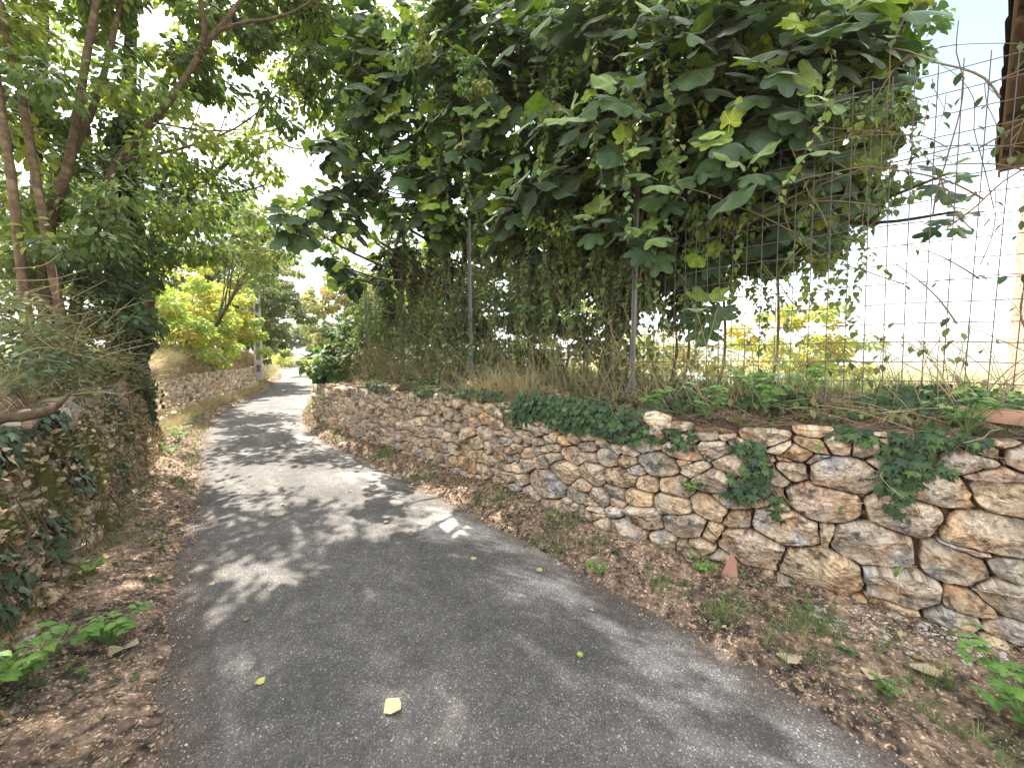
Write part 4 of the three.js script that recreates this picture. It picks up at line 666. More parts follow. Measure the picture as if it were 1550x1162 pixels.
// the green beyond: shrubs and trees, left to right
const yellowGreen = [[0.4, 0.48, 0.07], [0.48, 0.5, 0.08], [0.34, 0.46, 0.07], [0.52, 0.48, 0.08]], midGreen = [[0.17, 0.25, 0.06], [0.23, 0.3, 0.07], [0.13, 0.2, 0.05], [0.3, 0.33, 0.08]], autumn = [[0.42, 0.4, 0.1], [0.36, 0.42, 0.1], [0.46, 0.37, 0.14], [0.32, 0.38, 0.08]];
plainTree('yellow_shrub', 'bright yellow-green shrub on the left bank beside the ivy-clad trunk', 'shrub', null, [-10.4, 1.5, 11], [[-10.2, 2.5, 11, 1.2], [-9.3, 2.1, 11.3, 0.9], [-10.6, 3.6, 11.5, 1.1], [-11.4, 2.6, 11, 1.1]], ovate, 0.13, 1100, yellowGreen, 401, 0);
plainTree('yellow_shrub', 'tall yellow-green shrub standing midway along the left bank', 'shrub', null, [-11.2, 1.6, 13.5], [[-10.9, 2.8, 13, 1.5], [-10.3, 2.2, 13.4, 1.1], [-11.4, 4.0, 14, 1.4], [-12.2, 2.8, 14, 1.4]], ovate, 0.14, 1000, yellowGreen, 402, 0);
plainTree('yellow_shrub', 'yellow-green shrub nearest the concrete pole', 'shrub', null, [-12, 1.6, 16.5], [[-11.9, 3.1, 16.2, 1.5], [-11.5, 2.5, 16.8, 1.0], [-12.5, 4.2, 16.8, 1.5], [-13.2, 3, 17, 1.4]], ovate, 0.15, 900, yellowGreen, 403, 0);
plainTree('broad_tree', 'big rounded green tree rising behind the yellow shrubs', 'tree', null, [-19, 2, 24], [[-18, 7, 24, 2.4], [-15.8, 6.4, 24.5, 1.8], [-20, 6.6, 24, 2.2], [-17.5, 8.8, 25, 2], [-19, 4.6, 24, 1.8], [-15.6, 4.6, 24, 1.6], [-14.6, 7.6, 25, 1.6]], ovate, 0.22, 620, midGreen, 404, 0.25);
plainTree('hedge_tree', 'dark green tree arching over the lane beside the concrete pole', 'tree', null, [-14.8, 1.4, 20.8], [[-12.9, 4.2, 19.2, 1.5], [-11.6, 4.4, 19.6, 1.1], [-13.8, 3, 20, 1.4], [-14.4, 3.0, 22, 1.6], [-12.6, 5.2, 20.5, 1.4], [-15.2, 2.4, 24, 1.5], [-10.9, 3.7, 20.2, 0.7], [-14, 5, 22, 1.6]], ovate, 0.16, 1000, [[0.14, 0.2, 0.05], [0.2, 0.24, 0.07], [0.1, 0.15, 0.04], [0.26, 0.28, 0.09]], 405, 0.16);
plainTree('autumn_tree', 'yellow-green tree turning russet, arching behind the bend of the lane', 'tree', null, [-16.5, 0.4, 36], [[-15.5, 6.6, 34, 2.4], [-12.5, 7.2, 34, 2.2], [-18, 6, 35, 2.2], [-15, 8.6, 36, 2.2], [-11, 6, 35, 2], [-14, 4, 34, 1.8], [-17, 3.6, 35, 1.8], [-11.5, 3.8, 34, 1.6]], ovate, 0.25, 480, autumn, 406, 0.22, { bark: M.bark });
plainTree('autumn_tree', 'pale yellow-green tree seen above the end of the fence', 'tree', null, [-8, 0.6, 28], [[-8.6, 6, 28, 2], [-6.8, 6.6, 28, 2.1], [-9.8, 4.4, 28, 1.5], [-7.6, 8, 29, 1.9], [-6.2, 4.4, 28, 1.6], [-8, 2.6, 27, 1.6], [-10.4, 2.8, 28, 1.4]], ovate, 0.23, 520, autumn, 407, 0.2, { bark: M.bark });
plainTree('green_tree', 'grey-green tree standing behind the fence posts', 'tree', null, [-3.6, 1, 15], [[-3.6, 3, 14.5, 1.4], [-2.2, 3.4, 15, 1.3], [-4.4, 2.2, 14, 1.0], [-1.2, 2.4, 14, 1.1], [0.4, 2.6, 13, 1.2], [1.6, 3, 13, 1.2], [-3.2, 4.6, 15, 1.2]], ovate, 0.15, 700, midGreen, 408, 0.1);
plainTree('round_leaved_shrub', 'glossy round-leaved shrub growing at the far end of the stone wall', 'shrub', null, [-3.8, 0.9, 9.6], [[-4.0, 1.5, 9.6, 0.75], [-3.6, 2.1, 9.6, 0.6], [-4.5, 1.3, 9.4, 0.55], [-3.4, 1.5, 9.2, 0.55], [-3.7, 2.8, 9.7, 0.4], [-4.2, 2.2, 9.7, 0.5]], roundLeaf, 0.15, 760, [[0.1, 0.2, 0.05], [0.14, 0.26, 0.06], [0.2, 0.32, 0.07], [0.07, 0.15, 0.05]], 409, 0, { mat: M.leaf });
plainTree('sunlit_tree', 'bright yellow-green tree on the slope behind the open wire mesh', 'tree', null, [9.2, 0.4, 12], [[8.6, 1.9, 11, 1.0], [7.6, 1.7, 11, 0.9], [9.4, 2.3, 11.4, 1.0], [8.2, 2.7, 11.4, 0.9], [9.6, 1.3, 11, 0.8], [7.2, 2.2, 11.6, 0.8], [8.4, 1.0, 10.8, 0.8]], ovate, 0.12, 1100, yellowGreen, 410, 0.06);
plainTree('lowland_tree', 'pale sunlit tree beyond the grass behind the fig', 'tree', null, [5.2, 0.3, 16], [[5.2, 2.2, 16, 1.3], [4, 1.8, 16, 1.1], [6.3, 1.8, 16.5, 1.1]], ovate, 0.15, 480, yellowGreen, 411, 0.08);
plainTree('hedge', 'sunlit hedge in front of the far white house', 'hedge', null, [-20, 0.1, 38], [[-19.5, 0.9, 37, 1], [-18.2, 0.9, 37, 1], [-17, 0.9, 36, 1], [-20.5, 0.9, 39, 1], [-15.6, 1, 34, 1]], ovate, 0.17, 420, yellowGreen, 412, 0);
plainTree('back_tree', 'hazy green tree behind the far white house', 'tree', null, [-24, 0, 60], [[-24, 5, 60, 3.5], [-29, 4.5, 62, 3], [-19, 5, 62, 3.2], [-34, 5, 64, 3.5], [-38, 5, 62, 3.5]], ovate, 0.4, 240, midGreen, 413, 0.3);
plainTree('back_tree', 'green tree at the top left behind the left bank', 'tree', null, [-14, 2, 9], [[-13, 3.6, 9, 1.6], [-14.5, 5, 10, 1.8], [-12.6, 5.6, 10.5, 1.5], [-11, 6.4, 11, 1.5], [-15, 7, 11, 1.8]], ovate, 0.16, 380, midGreen, 414, 0.14);
plainTree('slope_bush', 'low sunlit bush on the slope just behind the fig trunk', 'bush', null, [2.6, 1.0, 7.6], [[2.4, 1.5, 7.6, 0.6], [3.2, 1.4, 7.8, 0.6], [3.9, 1.5, 8, 0.65]], ovate, 0.09, 1000, [[0.42, 0.42, 0.1], [0.32, 0.38, 0.08], [0.5, 0.46, 0.16]], 415, 0);
plainTree('slope_bush', 'pale sunlit bush on the slope left of the shed', 'bush', null, [4.6, 0.9, 8.8], [[4.5, 1.5, 8.8, 0.7], [5.3, 1.2, 8.8, 0.6], [4.0, 1.9, 9, 0.6]], ovate, 0.09, 900, [[0.42, 0.42, 0.12], [0.3, 0.36, 0.08], [0.55, 0.48, 0.2]], 416, 0);
plainTree('slope_bush', 'straw-tinted bush on the slope behind the thicket', 'bush', null, [0.6, 1.1, 9.6], [[0.6, 1.6, 9.6, 0.8], [-0.6, 1.6, 10.2, 0.8], [1.7, 1.5, 9.4, 0.7], [-1.8, 1.7, 11, 0.8]], ovate, 0.1, 800, [[0.4, 0.4, 0.1], [0.3, 0.36, 0.08], [0.5, 0.42, 0.18]], 417, 0);
plainTree('valley_tree', 'hazy tree down in the valley beyond the house', 'tree', null, [30, -6, 34], [[30, -1, 34, 2.2], [33, -1.6, 35, 2], [27, -1.5, 36, 2]], ovate, 0.28, 300, midGreen, 418, 0.2);
plainTree('overhanging_tree', 'slender tree leaning from the left bank out over the lane', 'tree', null, [-11.2, 1.4, 13.6], [[-9.4, 5.2, 13.3, 0.9], [-8.9, 6.0, 13.6, 0.8], [-9.9, 6.2, 13.6, 0.9], [-8.5, 4.8, 12.7, 0.6], [-8.2, 5.6, 12.2, 0.6], [-9.2, 4.4, 13.6, 0.6], [-7.7, 6.2, 11.4, 0.5], [-6.4, 4.4, 10.2, 0.6], [-6.0, 3.6, 9.7, 0.45], [-6.8, 5.0, 10.6, 0.6], [-5.6, 4.2, 9.6, 0.4], [-5.0, 4.5, 9.2, 0.35], [-7.4, 4.6, 11.4, 0.6], [-4.6, 4.6, 9.2, 0.5], [-4.0, 4.3, 8.8, 0.42], [-5.2, 5.2, 9.6, 0.5], [-6.9, 4.6, 9.5, 0.5], [-6.2, 4.9, 9.4, 0.5], [-3.6, 4.9, 8.6, 0.4]], ovate, 0.12, 1000, midGreen, 419, 0.06);
plainTree('far_hedge', 'green roadside hedge where the lane bends out of sight', 'hedge', null, [-32, 0.3, 53], [[-30, 1.2, 50, 1.5], [-33, 1.4, 55, 1.8], [-36, 1.5, 58, 2], [-40, 1.8, 62, 2.2], [-33, 1.6, 64, 2.2], [-28, 1.5, 66, 2.4]], ovate, 0.22, 420, yellowGreen, 420, 0);
plainTree('backing_tree', 'dense green tree crowding behind the fig', 'tree', null, [0.6, 0.8, 11], [[-1.5, 3.4, 11, 1.5], [0.5, 3.6, 10.5, 1.6], [2.2, 3.8, 10, 1.3], [1, 5.4, 10.5, 1.5], [-1, 5.4, 11, 1.5], [-2.6, 4.6, 11.4, 1.2], [2.6, 5, 9.8, 1.1]], ovate, 0.16, 1000, midGreen, 421, 0.14);

// ---------------------------------------------------------------- on and along the walls
function onWall(X, side, course, lean, u, v, off) {
  const d = course.dAt(u), d2 = course.dAt(u + 0.1), x = X(d), T = new THREE.Vector2(X(d2) - x, d2 - d).normalize(), n = side < 0 ? V(-T.y, 0, T.x) : V(T.y, 0, -T.x);
  return { p: V(x, v, d).addScaledVector(n, -lean * v + off), n, t: V(T.x, 0, T.y), d };
}
const onRight = (u, v, off) => onWall(WR, -1, rightWall.course, 0.06, u, v, off), onLeft = (u, v, off) => onWall(WL, 1, leftWall.course, 0.22, u, v, off), onFar = (u, v, off) => onWall(WL, 1, farLeftWall.course, 0.3, u, v, off);
const ivyTones = [[0.07, 0.14, 0.06], [0.09, 0.17, 0.08], [0.12, 0.22, 0.07], [0.06, 0.12, 0.07]];
function ivyPatch(label, spots, where, seed, tones = ivyTones, size = 0.062, geom = ivyLeaf) {   // spots: [u, v, half width, half height, leaves]
  const t = thing('ivy', label, 'ivy', 'ivy on the stone walls'), R = rng(seed), sc = new Scatter(geom, M.ivy), st = [];
  for (const [u, v, du, dv, n] of spots) {
    for (let k = 0; k < n; k++) { const a = R() * 6.28, r = Math.pow(R(), 0.6), s = where(u + Math.cos(a) * r * du, v + Math.sin(a) * r * dv, 0.05 + 0.09 * R() * (1.1 - r)), c = tones[Math.floor(R() * tones.length)], w = 0.7 + 0.6 * R(); sc.add(frame(s.p, new THREE.Vector3((R() - 0.5) * 1.4, -0.9, (R() - 0.5)).addScaledVector(s.n, 0.3), s.n.clone().add(new THREE.Vector3((R() - 0.5) * 0.9, 0.5 + R() * 0.5, (R() - 0.5) * 0.9)), size * (0.55 + 0.75 * R())), c[0] * w, c[1] * w, c[2] * w); }
    for (let k = 0; k < 4; k++) { const pts = []; let q = u + (R() - 0.5) * du; for (let i = 0; i < 5; i++) { q += (R() - 0.5) * 0.1; pts.push(where(q, v + dv - i * dv * 0.5, 0.06 + 0.02 * R()).p); } st.push(tube(pts, [0.004, 0.002], 4, 3)); }
  }
  sc.build('foliage', t); mesh('stems', mergeGeometries(st), M.twig, t).userData.kind = 'stuff'; return t;
}
ivyPatch('broad mat of dark ivy hanging over the wall top below the fence post', [[4.4, 1.08, 0.55, 0.16, 420], [3.95, 1.05, 0.35, 0.14, 220], [4.9, 1.13, 0.4, 0.14, 200], [5.9, 1.16, 0.5, 0.08, 90], [3.5, 1.0, 0.16, 0.1, 40], [6.8, 1.12, 0.5, 0.1, 90], [8.3, 1.1, 0.6, 0.08, 90], [5.2, 1.0, 0.3, 0.16, 90]], onRight, 501);
ivyPatch('short ivy strand with pale leaves between two ochre stones', [[2.98, 0.84, 0.09, 0.16, 60], [3.06, 0.7, 0.14, 0.1, 60], [3.05, 0.98, 0.1, 0.06, 25], [2.86, 0.62, 0.05, 0.1, 14]], onRight, 502);
ivyPatch('long ivy strand trailing down over the big flat stones', [[2.28, 1.05, 0.12, 0.12, 60], [2.3, 0.88, 0.07, 0.18, 70], [2.22, 0.98, 0.14, 0.08, 40], [2.15, 1.16, 0.2, 0.06, 50], [2.5, 1.14, 0.12, 0.05, 25]], onRight, 503);
ivyPatch('ground ivy creeping over the bank beside the house', [[1.6, 1.37, 0.5, 0.05, 200], [2.1, 1.34, 0.35, 0.08, 160], [2.9, 1.26, 0.25, 0.08, 90], [3.6, 1.2, 0.4, 0.08, 110]], (u, v, o) => { const s = onRight(u, v, -0.15 - o * 4); s.p.y = groundY(s.p.x, -s.p.z, false) + 0.03 + 0.08 * Math.abs(Math.sin(u * 91 + o * 400)); return s; }, 504);
ivyPatch('ivy trailing down the mossy rubble wall', [[2.6, 0.55, 0.3, 0.2, 90], [3.3, 0.75, 0.3, 0.25, 120], [2.0, 0.5, 0.25, 0.2, 70], [4.4, 0.5, 0.25, 0.25, 80], [2.4, 1.1, 0.4, 0.12, 140], [3.2, 1.15, 0.4, 0.12, 120], [5.2, 1.0, 0.4, 0.25, 160], [1.6, 0.9, 0.3, 0.25, 90]], onLeft, 505, [[0.07, 0.14, 0.06], [0.09, 0.17, 0.07], [0.06, 0.11, 0.05]], 0.075);

// bank scrub
function scrub(name, label, blobs, per, size, tones, seed, stalks, stalkMat, geom = ovate) {
  const t = thing(name, label, 'scrub'), R = rng(seed); crown(t, blobs, geom, M.leaf, size, per, tones, seed, { up: 0.5, clump: 0.2, flat: 0.8 });
  const st = []; for (let k = 0; k < stalks; k++) { const b = blobs[Math.floor(R() * blobs.length)], p = V(b[0], b[1], b[2]).add(sphere(R).multiplyScalar(b[3] * 1.1)), dir = sphere(R); dir.y = dir.y * 0.6 + 0.25; const q = p.clone().addScaledVector(dir, 0.25 + 0.4 * R()), r = 0.0016 + 0.0022 * R(); st.push(tube([p, p.clone().lerp(q, 0.5).add(sphere(R).multiplyScalar(0.05)), q], [r, r * 0.6], 4, 3)); }
  if (st.length) mesh('stalks', mergeGeometries(st), stalkMat, t).userData.kind = 'stuff'; return t;
}
const scrubTones = [[0.24, 0.28, 0.1], [0.18, 0.24, 0.09], [0.3, 0.3, 0.12], [0.13, 0.2, 0.08], [0.38, 0.34, 0.1]];
scrub('bramble_scrub', 'pale tangled bramble scrub topping the rubble wall', [[-3.9, 1.5, 2.9, 0.38], [-4.3, 1.55, 3.4, 0.42], [-4.6, 1.85, 3.8, 0.42], [-5.0, 1.6, 4.4, 0.42], [-5.2, 1.55, 4.9, 0.4], [-4.5, 2.1, 3.4, 0.32], [-5.2, 2.1, 4.6, 0.35], [-4.1, 1.35, 3.3, 0.35], [-4.8, 1.4, 4.2, 0.35], [-5.2, 1.4, 5.2, 0.35]], 4200, 0.055, scrubTones, 601, 260, M.straw);
scrub('leafy_shrub', 'dark leafy shrub in front of the many-stemmed tree', [[-5.3, 2.6, 5.0, 0.4], [-5.0, 2.25, 5.0, 0.35], [-5.5, 2.1, 5.3, 0.4]], 1500, 0.11, [[0.07, 0.14, 0.05], [0.1, 0.18, 0.06], [0.13, 0.22, 0.07]], 602, 20, M.twig);

// grass: green and dry
const grassG = tufts.map(g => new Scatter(g, M.blade)), grassD = tufts.map(g => new Scatter(g, M.blade));
{
  const R = rng(701), put = (list, x, d, h, tone, lx = 0, lz = 0) => { const y = groundY(x, d, false); const w = 0.75 + 0.5 * R(), m = frame(new THREE.Vector3(x, y - 0.01, -d), new THREE.Vector3(lx + (R() - 0.5) * 0.5, 1, lz + (R() - 0.5) * 0.5), new THREE.Vector3(Math.cos(R() * 6.28), 0, Math.sin(R() * 6.28)), h * (0.6 + 0.7 * R())); list[Math.floor(R() * 3)].add(m, tone[0] * w, tone[1] * w, tone[2] * w); };
  const green = [0.12, 0.2, 0.05], pale = [0.3, 0.33, 0.12], straw = [0.5, 0.4, 0.2], straw2 = [0.42, 0.3, 0.17];
  // along the verges, in loose drifts
  for (let k = 0; k < 2600; k++) { const d = 1.2 + Math.pow(R(), 1.3) * 12, b = WR(d), r = XR(d), x = mix(r + 0.05, b, R()); if (fbm(x * 1.3, d * 1.3, 12, 3) < 0.13) continue; put(grassG, x, d, 0.11, R() < 0.7 ? green : pale); }
  for (const [x, d, n, s] of [[1.28, 2.2, 26, 0.14], [1.72, 2.08, 34, 0.16], [1.5, 2.0, 18, 0.2], [1.0, 2.55, 12, 0.12]]) for (let k = 0; k < n; k++) put(grassG, x + (R() + R() - 1) * s, d + (R() + R() - 1) * s, 0.13, R() < 0.6 ? green : pale);
  for (let k = 0; k < 2200; k++) { const d = 1.3 + R() * 9, a = WL(d), l = XL(d), x = mix(a - 0.05, l - 0.05, Math.pow(R(), 1.4)); if (fbm(x * 1.1, d * 1.1, 22, 3) < 0.05 + (d < 4 ? 0.12 : 0)) continue; put(grassG, x, d, 0.13, R() < 0.55 ? green : R() < 0.5 ? pale : straw2); }
  // dry grass on and over the tops of the walls
  for (let k = 0; k < 1300; k++) { const d = 4.2 + R() * 7, o = 0.12 + R() * 1.1, gn = fbm(d * 1.6, o * 2, 41, 3); if (gn < -0.04) continue; put(R() < 0.45 ? grassG : grassD, WR(d) + o, d, 0.14 + 0.5 * gn, R() < 0.4 ? straw : R() < 0.5 ? pale : green, -0.3, 0.3); }
  for (let k = 0; k < 200; k++) { const d = 4.3 + (R() + R()) * 0.45, o = 0.2 + R() * 0.5; put(grassD, WR(d) + o, d, 0.4, straw, -0.4, 0.4); }
  for (let k = 0; k < 800; k++) { const d = 1.4 + R() * 3, o = 0.1 + R() * 0.9; put(R() < 0.5 ? grassG : grassD, WR(d) + o, d, 0.17, R() < 0.5 ? straw2 : green); }
  for (let k = 0; k < 5200; k++) { const d = 7 + R() * 13, o = -0.15 + R() * 2.2; put(R() < 0.2 ? grassG : grassD, WL(d) - o, d, o < 0.5 ? 0.3 : 0.42, R() < 0.6 ? straw : R() < 0.6 ? straw2 : pale, 0.5, -0.1); }
  for (let k = 0; k < 1300; k++) { const d = 1.5 + R() * 5.5, o = 0.1 + R() * 0.35; put(R() < 0.35 ? grassG : grassD, WL(d) - o, d, 0.22, R() < 0.6 ? straw2 : pale, 0.9, -0.5); }
  for (let k = 0; k < 900; k++) { const d = 1.5 + R() * 5.5, o = 0.3 + R() * 1.2; put(R() < 0.4 ? grassG : grassD, WL(d) - o, d, 0.26, R() < 0.5 ? straw : pale, 0.3, 0); }
  // field behind the fence, far verges
  for (let k = 0; k < 5200; k++) { const d = 2.5 + R() * 20, o = 1.2 + Math.pow(R(), 1.4) * 9; put(grassG, WR(d) + o, d, 0.26, R() < 0.6 ? [0.22, 0.3, 0.08] : pale); }
  for (let k = 0; k < 2600; k++) { const d = 11 + R() * 34, o = 0.05 + R() * 1.6; put(R() < 0.5 ? grassG : grassD, WR(d) + o, d, 0.32, R() < 0.5 ? pale : straw); }
  for (let k = 0; k < 2200; k++) { const d = 18 + R() * 30, o = 0.05 + R() * 2; put(R() < 0.6 ? grassG : grassD, WL(d) - o, d, 0.4, R() < 0.5 ? [0.2, 0.26, 0.08] : straw); }
}
grassG.forEach(s => { const o = s.build('grass'); info(o, 'green grass growing on the verges and the bank', 'grass', null, 'stuff'); });
grassD.forEach(s => { const o = s.build('dry_grass'); info(o, 'straw-coloured dry grass along the wall tops', 'dry grass', null, 'stuff'); });

// leaf litter, twigs, chips
{
  const R = rng(801), brown = [[0.36, 0.25, 0.17], [0.3, 0.21, 0.15], [0.44, 0.33, 0.24], [0.55, 0.44, 0.33], [0.24, 0.18, 0.14], [0.42, 0.24, 0.14], [0.4, 0.33, 0.27], [0.5, 0.36, 0.28]], sc = deadLeaves.map(g => new Scatter(g, M.dead));
  const put = (x, y, d, s, n = UPV, flat = 0.5, tones = brown) => { const c = tones[Math.floor(R() * tones.length)], w = 0.7 + 0.6 * R(); sc[Math.floor(R() * 5)].add(frame(V(x, y, d), sphere(R).addScaledVector(n, -0.2), n.clone().add(sphere(R).multiplyScalar(flat)), s), c[0] * w, c[1] * w, c[2] * w); };
  for (let k = 0; k < 11500; k++) { const d = 1.1 + Math.pow(R(), 1.25) * 12, r = XR(d), b = WR(d), t = Math.pow(R(), d < 3 ? 0.55 : 0.8), x = mix(r - 0.05, b + 0.03, t); if (fbm(x * 1.5, d * 1.5, 31, 3) < -0.12 && R() < 0.8) continue; put(x, groundY(x, d, false) + 0.004 + 0.016 * R(), d, (0.012 + 0.042 * R() * R() * R()) * (d < 3 ? 0.95 : 1.35)); }
  for (let k = 0; k < 7500; k++) { const d = 1.1 + Math.pow(R(), 1.2) * 10, l = XL(d), a = WL(d), t = Math.pow(R(), 0.75), x = mix(l + 0.06, a - 0.1, t); put(x, groundY(x, d, false) + 0.004 + 0.016 * R(), d, (0.011 + 0.04 * R() * R() * R()) * (d < 3 ? 0.95 : 1.35)); }
  for (let k = 0; k < 3600; k++) { const s = onLeft(R() * leftWall.course.length, 0.1 + R() * 1.0, 0.03 + 0.05 * R()); put(s.p.x, s.p.y, s.d, 0.018 + 0.035 * R(), s.n.clone().add(new THREE.Vector3(0, 0.6, 0)).normalize(), 0.9); const c = sc[0]; c.mats[c.mats.length - 1].setPosition && null; }
  for (let k = 0; k < 1500; k++) { const d = 1.4 + R() * 9, o = 0.12 + R() * 1.0, x = WR(d) + o; put(x, groundY(x, d, false) + 0.01, d, 0.03 + 0.04 * R(), UPV, 0.8); }
  for (let k = 0; k < 700; k++) { const d = 10 + R() * 25, x = R() < 0.5 ? XL(d) - R() * 0.5 : XR(d) + R() * 0.4; put(x, groundY(x, d, false) + 0.01, d, 0.05 + 0.04 * R()); }
  sc.forEach(s => info(s.build('leaf_litter'), 'brown dead leaves heaped along both edges of the lane', 'leaf litter', null, 'stuff'));
}
{
  const R = rng(811), g = new THREE.CylinderGeometry(0.5, 0.35, 1, 3, 2, true), p = g.attributes.position; for (let i = 0; i < p.count; i++) p.setX(i, p.getX(i) + 6 * p.getY(i) * p.getY(i)); g.scale(0.004, 1, 0.004);
  const sc = new Scatter(g, M.moss), add = (q, dir, s, c) => { const w = 0.7 + 0.6 * R(); sc.add(frame(q, dir, sphere(R), s), c[0] * w, c[1] * w, c[2] * w); }, pale = [0.42, 0.33, 0.22], brown = [0.22, 0.15, 0.1], straw = [0.5, 0.42, 0.28];
  for (let k = 0; k < 8200; k++) { const d = 1.1 + R() * R() * 9, right = R() < 0.6, t = Math.pow(R(), 0.6), x = right ? mix(XR(d), WR(d), t) : mix(XL(d), WL(d), t), dir = sphere(R); dir.y *= 0.15; add(V(x, groundY(x, d, false) + 0.012, d), dir, 0.04 + 0.1 * R(), [pale, brown, straw][Math.floor(R() * 3)]); }
  for (let k = 0; k < 1500; k++) { const s = onLeft(R() * leftWall.course.length, 0.05 + R() * 1.1, 0.05 + 0.04 * R()), dir = sphere(R); dir.addScaledVector(s.n, -dir.dot(s.n) * 0.8); add(s.p, dir, 0.06 + 0.14 * R(), R() < 0.6 ? pale : brown); }
  info(sc.build('fallen_twigs'), 'short dry twigs and stalks strewn along the verges', 'twigs', null, 'stuff');
}
{
  const R = rng(821), g = new THREE.IcosahedronGeometry(0.5, 0); g.scale(1, 0.6, 0.8); const sc = new Scatter(g, M.moss);
  for (let k = 0; k < 7000; k++) { const d = 1.1 + Math.pow(R(), 1.5) * 7, right = R() < 0.6, off = Math.abs(R() + R() - 1) * 1.2, x = right ? XR(d) - 0.1 + off * (WR(d) - XR(d)) : XL(d) + 0.1 - off * (XL(d) - WL(d)), c = R() < 0.35 ? [0.55, 0.52, 0.48] : R() < 0.6 ? [0.28, 0.24, 0.2] : [0.38, 0.3, 0.22], w = 0.7 + 0.5 * R(); sc.add(frame(V(x, groundY(x, d, false) + 0.003, d), sphere(R), sphere(R), 0.005 + 0.012 * R() * R()), c[0] * w, c[1] * w, c[2] * w); }
  for (let k = 0; k < 700; k++) { const d = 1.2 + R() * 6, x = mix(XL(d), XR(d), R()); sc.add(frame(V(x, roadY(x, d) + 0.001, d), sphere(R), sphere(R), 0.004 + 0.006 * R()), 0.5, 0.46, 0.38); }
  info(sc.build('gravel'), 'loose grit and small chips along the lane edges', 'gravel', null, 'stuff');
}
{ // broken plaster by the foot of the wall
  const R = rng(831), g = new THREE.IcosahedronGeometry(0.5, 1); g.scale(1, 0.3, 0.75); const sc = new Scatter(g, M.moss);
  for (let k = 0; k < 330; k++) { const a = R() * 6.28, r = Math.sqrt(R()), x = 2.1 + Math.cos(a) * r * 0.34 + Math.sin(a) * r * 0.09, d = 1.98 + Math.sin(a) * r * 0.12 - Math.cos(a) * r * 0.2, w = 0.38 + 0.25 * R(); sc.add(frame(V(x, groundY(x, d, false) + 0.002, d), new THREE.Vector3(R() - 0.5, 1, R() - 0.5), sphere(R), 0.01 + 0.045 * R() * R() * R()), w, w * 0.94, w * 0.9); }
  info(sc.build('plaster_rubble'), 'whitish broken plaster chips at the foot of the wall', 'rubble', null, 'stuff');
}
{ // moss cushions on the rubble wall
  const R = rng(841), sc = new Scatter(tufts[0], M.blade);
  for (const [u, v, du, dv, n] of [[3.6, 0.75, 0.3, 0.35, 2400], [4.05, 0.8, 0.25, 0.34, 1500], [5.4, 0.8, 0.3, 0.3, 900], [2.8, 0.7, 0.2, 0.3, 800], [6.2, 0.7, 0.3, 0.3, 600], [3.2, 0.95, 0.2, 0.12, 400], [4.6, 0.5, 0.12, 0.12, 200], [3.4, 0.3, 0.12, 0.12, 180], [2.6, 1.0, 0.2, 0.12, 350], [2.2, 0.75, 0.15, 0.2, 300], [4.9, 0.9, 0.25, 0.2, 500]]) for (let k = 0; k < n; k++) { const a = R() * 6.28, r = Math.sqrt(R()) * (0.8 + 0.4 * fbm(Math.cos(a), Math.sin(a), u, 2)), s = onLeft(u + Math.cos(a) * r * du, v + Math.sin(a) * r * dv, 0.035 + 0.03 * R()), w = 0.6 + 0.7 * R(); sc.add(frame(s.p, s.n.clone().add(new THREE.Vector3((R() - 0.5) * 0.6, 0.5, (R() - 0.5) * 0.6)), sphere(R), 0.045 * (0.7 + 0.6 * R()), 2.2), 0.16 * w, 0.16 * w, 0.025 * w); }
  info(sc.build('moss'), 'yellow-green moss cushions on the rubble wall', 'moss', null, 'stuff');
}
{ // roots in the rubble wall
  const R = rng(851), st = [];
  for (let k = 0; k < 420; k++) { let u = R() * leftWall.course.length, v = 0.15 + R() * 1.0; const a = R() < 0.6 ? -1.2 + (R() - 0.5) : (R() - 0.5) * 6; let du = Math.cos(a), dv = Math.sin(a); const pts = [], n = 4 + Math.floor(R() * 4), r = 0.003 + 0.007 * R() * R(); for (let i = 0; i < n; i++) { pts.push(onLeft(u, v, 0.05 + 0.05 * R()).p); du += (R() - 0.5) * 1.3; dv += (R() - 0.5) * 1.3; const q = Math.hypot(du, dv); u += du / q * 0.07; v += dv / q * 0.07; } st.push(tube(pts, [r, r * 0.5], 5, 3, 0.2, k)); }
  const m = mesh('root_tangle', mergeGeometries(st), M.barkPale); info(m, 'pale exposed roots matted over the rubble wall', 'roots', null, 'stuff');
}
{ // old branch lying on the rubble wall
  const t = thing('fallen_log', 'old broken branch lying on top of the rubble wall', 'log');
  mesh('log', tube([[-3.9, 1.18, 1.9], [-3.45, 1.2, 2.1], [-3.1, 1.22, 2.28], [-2.92, 1.27, 2.42], [-2.9, 1.36, 2.5]].map(P), [0.045, 0.04, 0.035, 0.025, 0.01], 9, 5, 0.5, 3), M.bark, t);
}

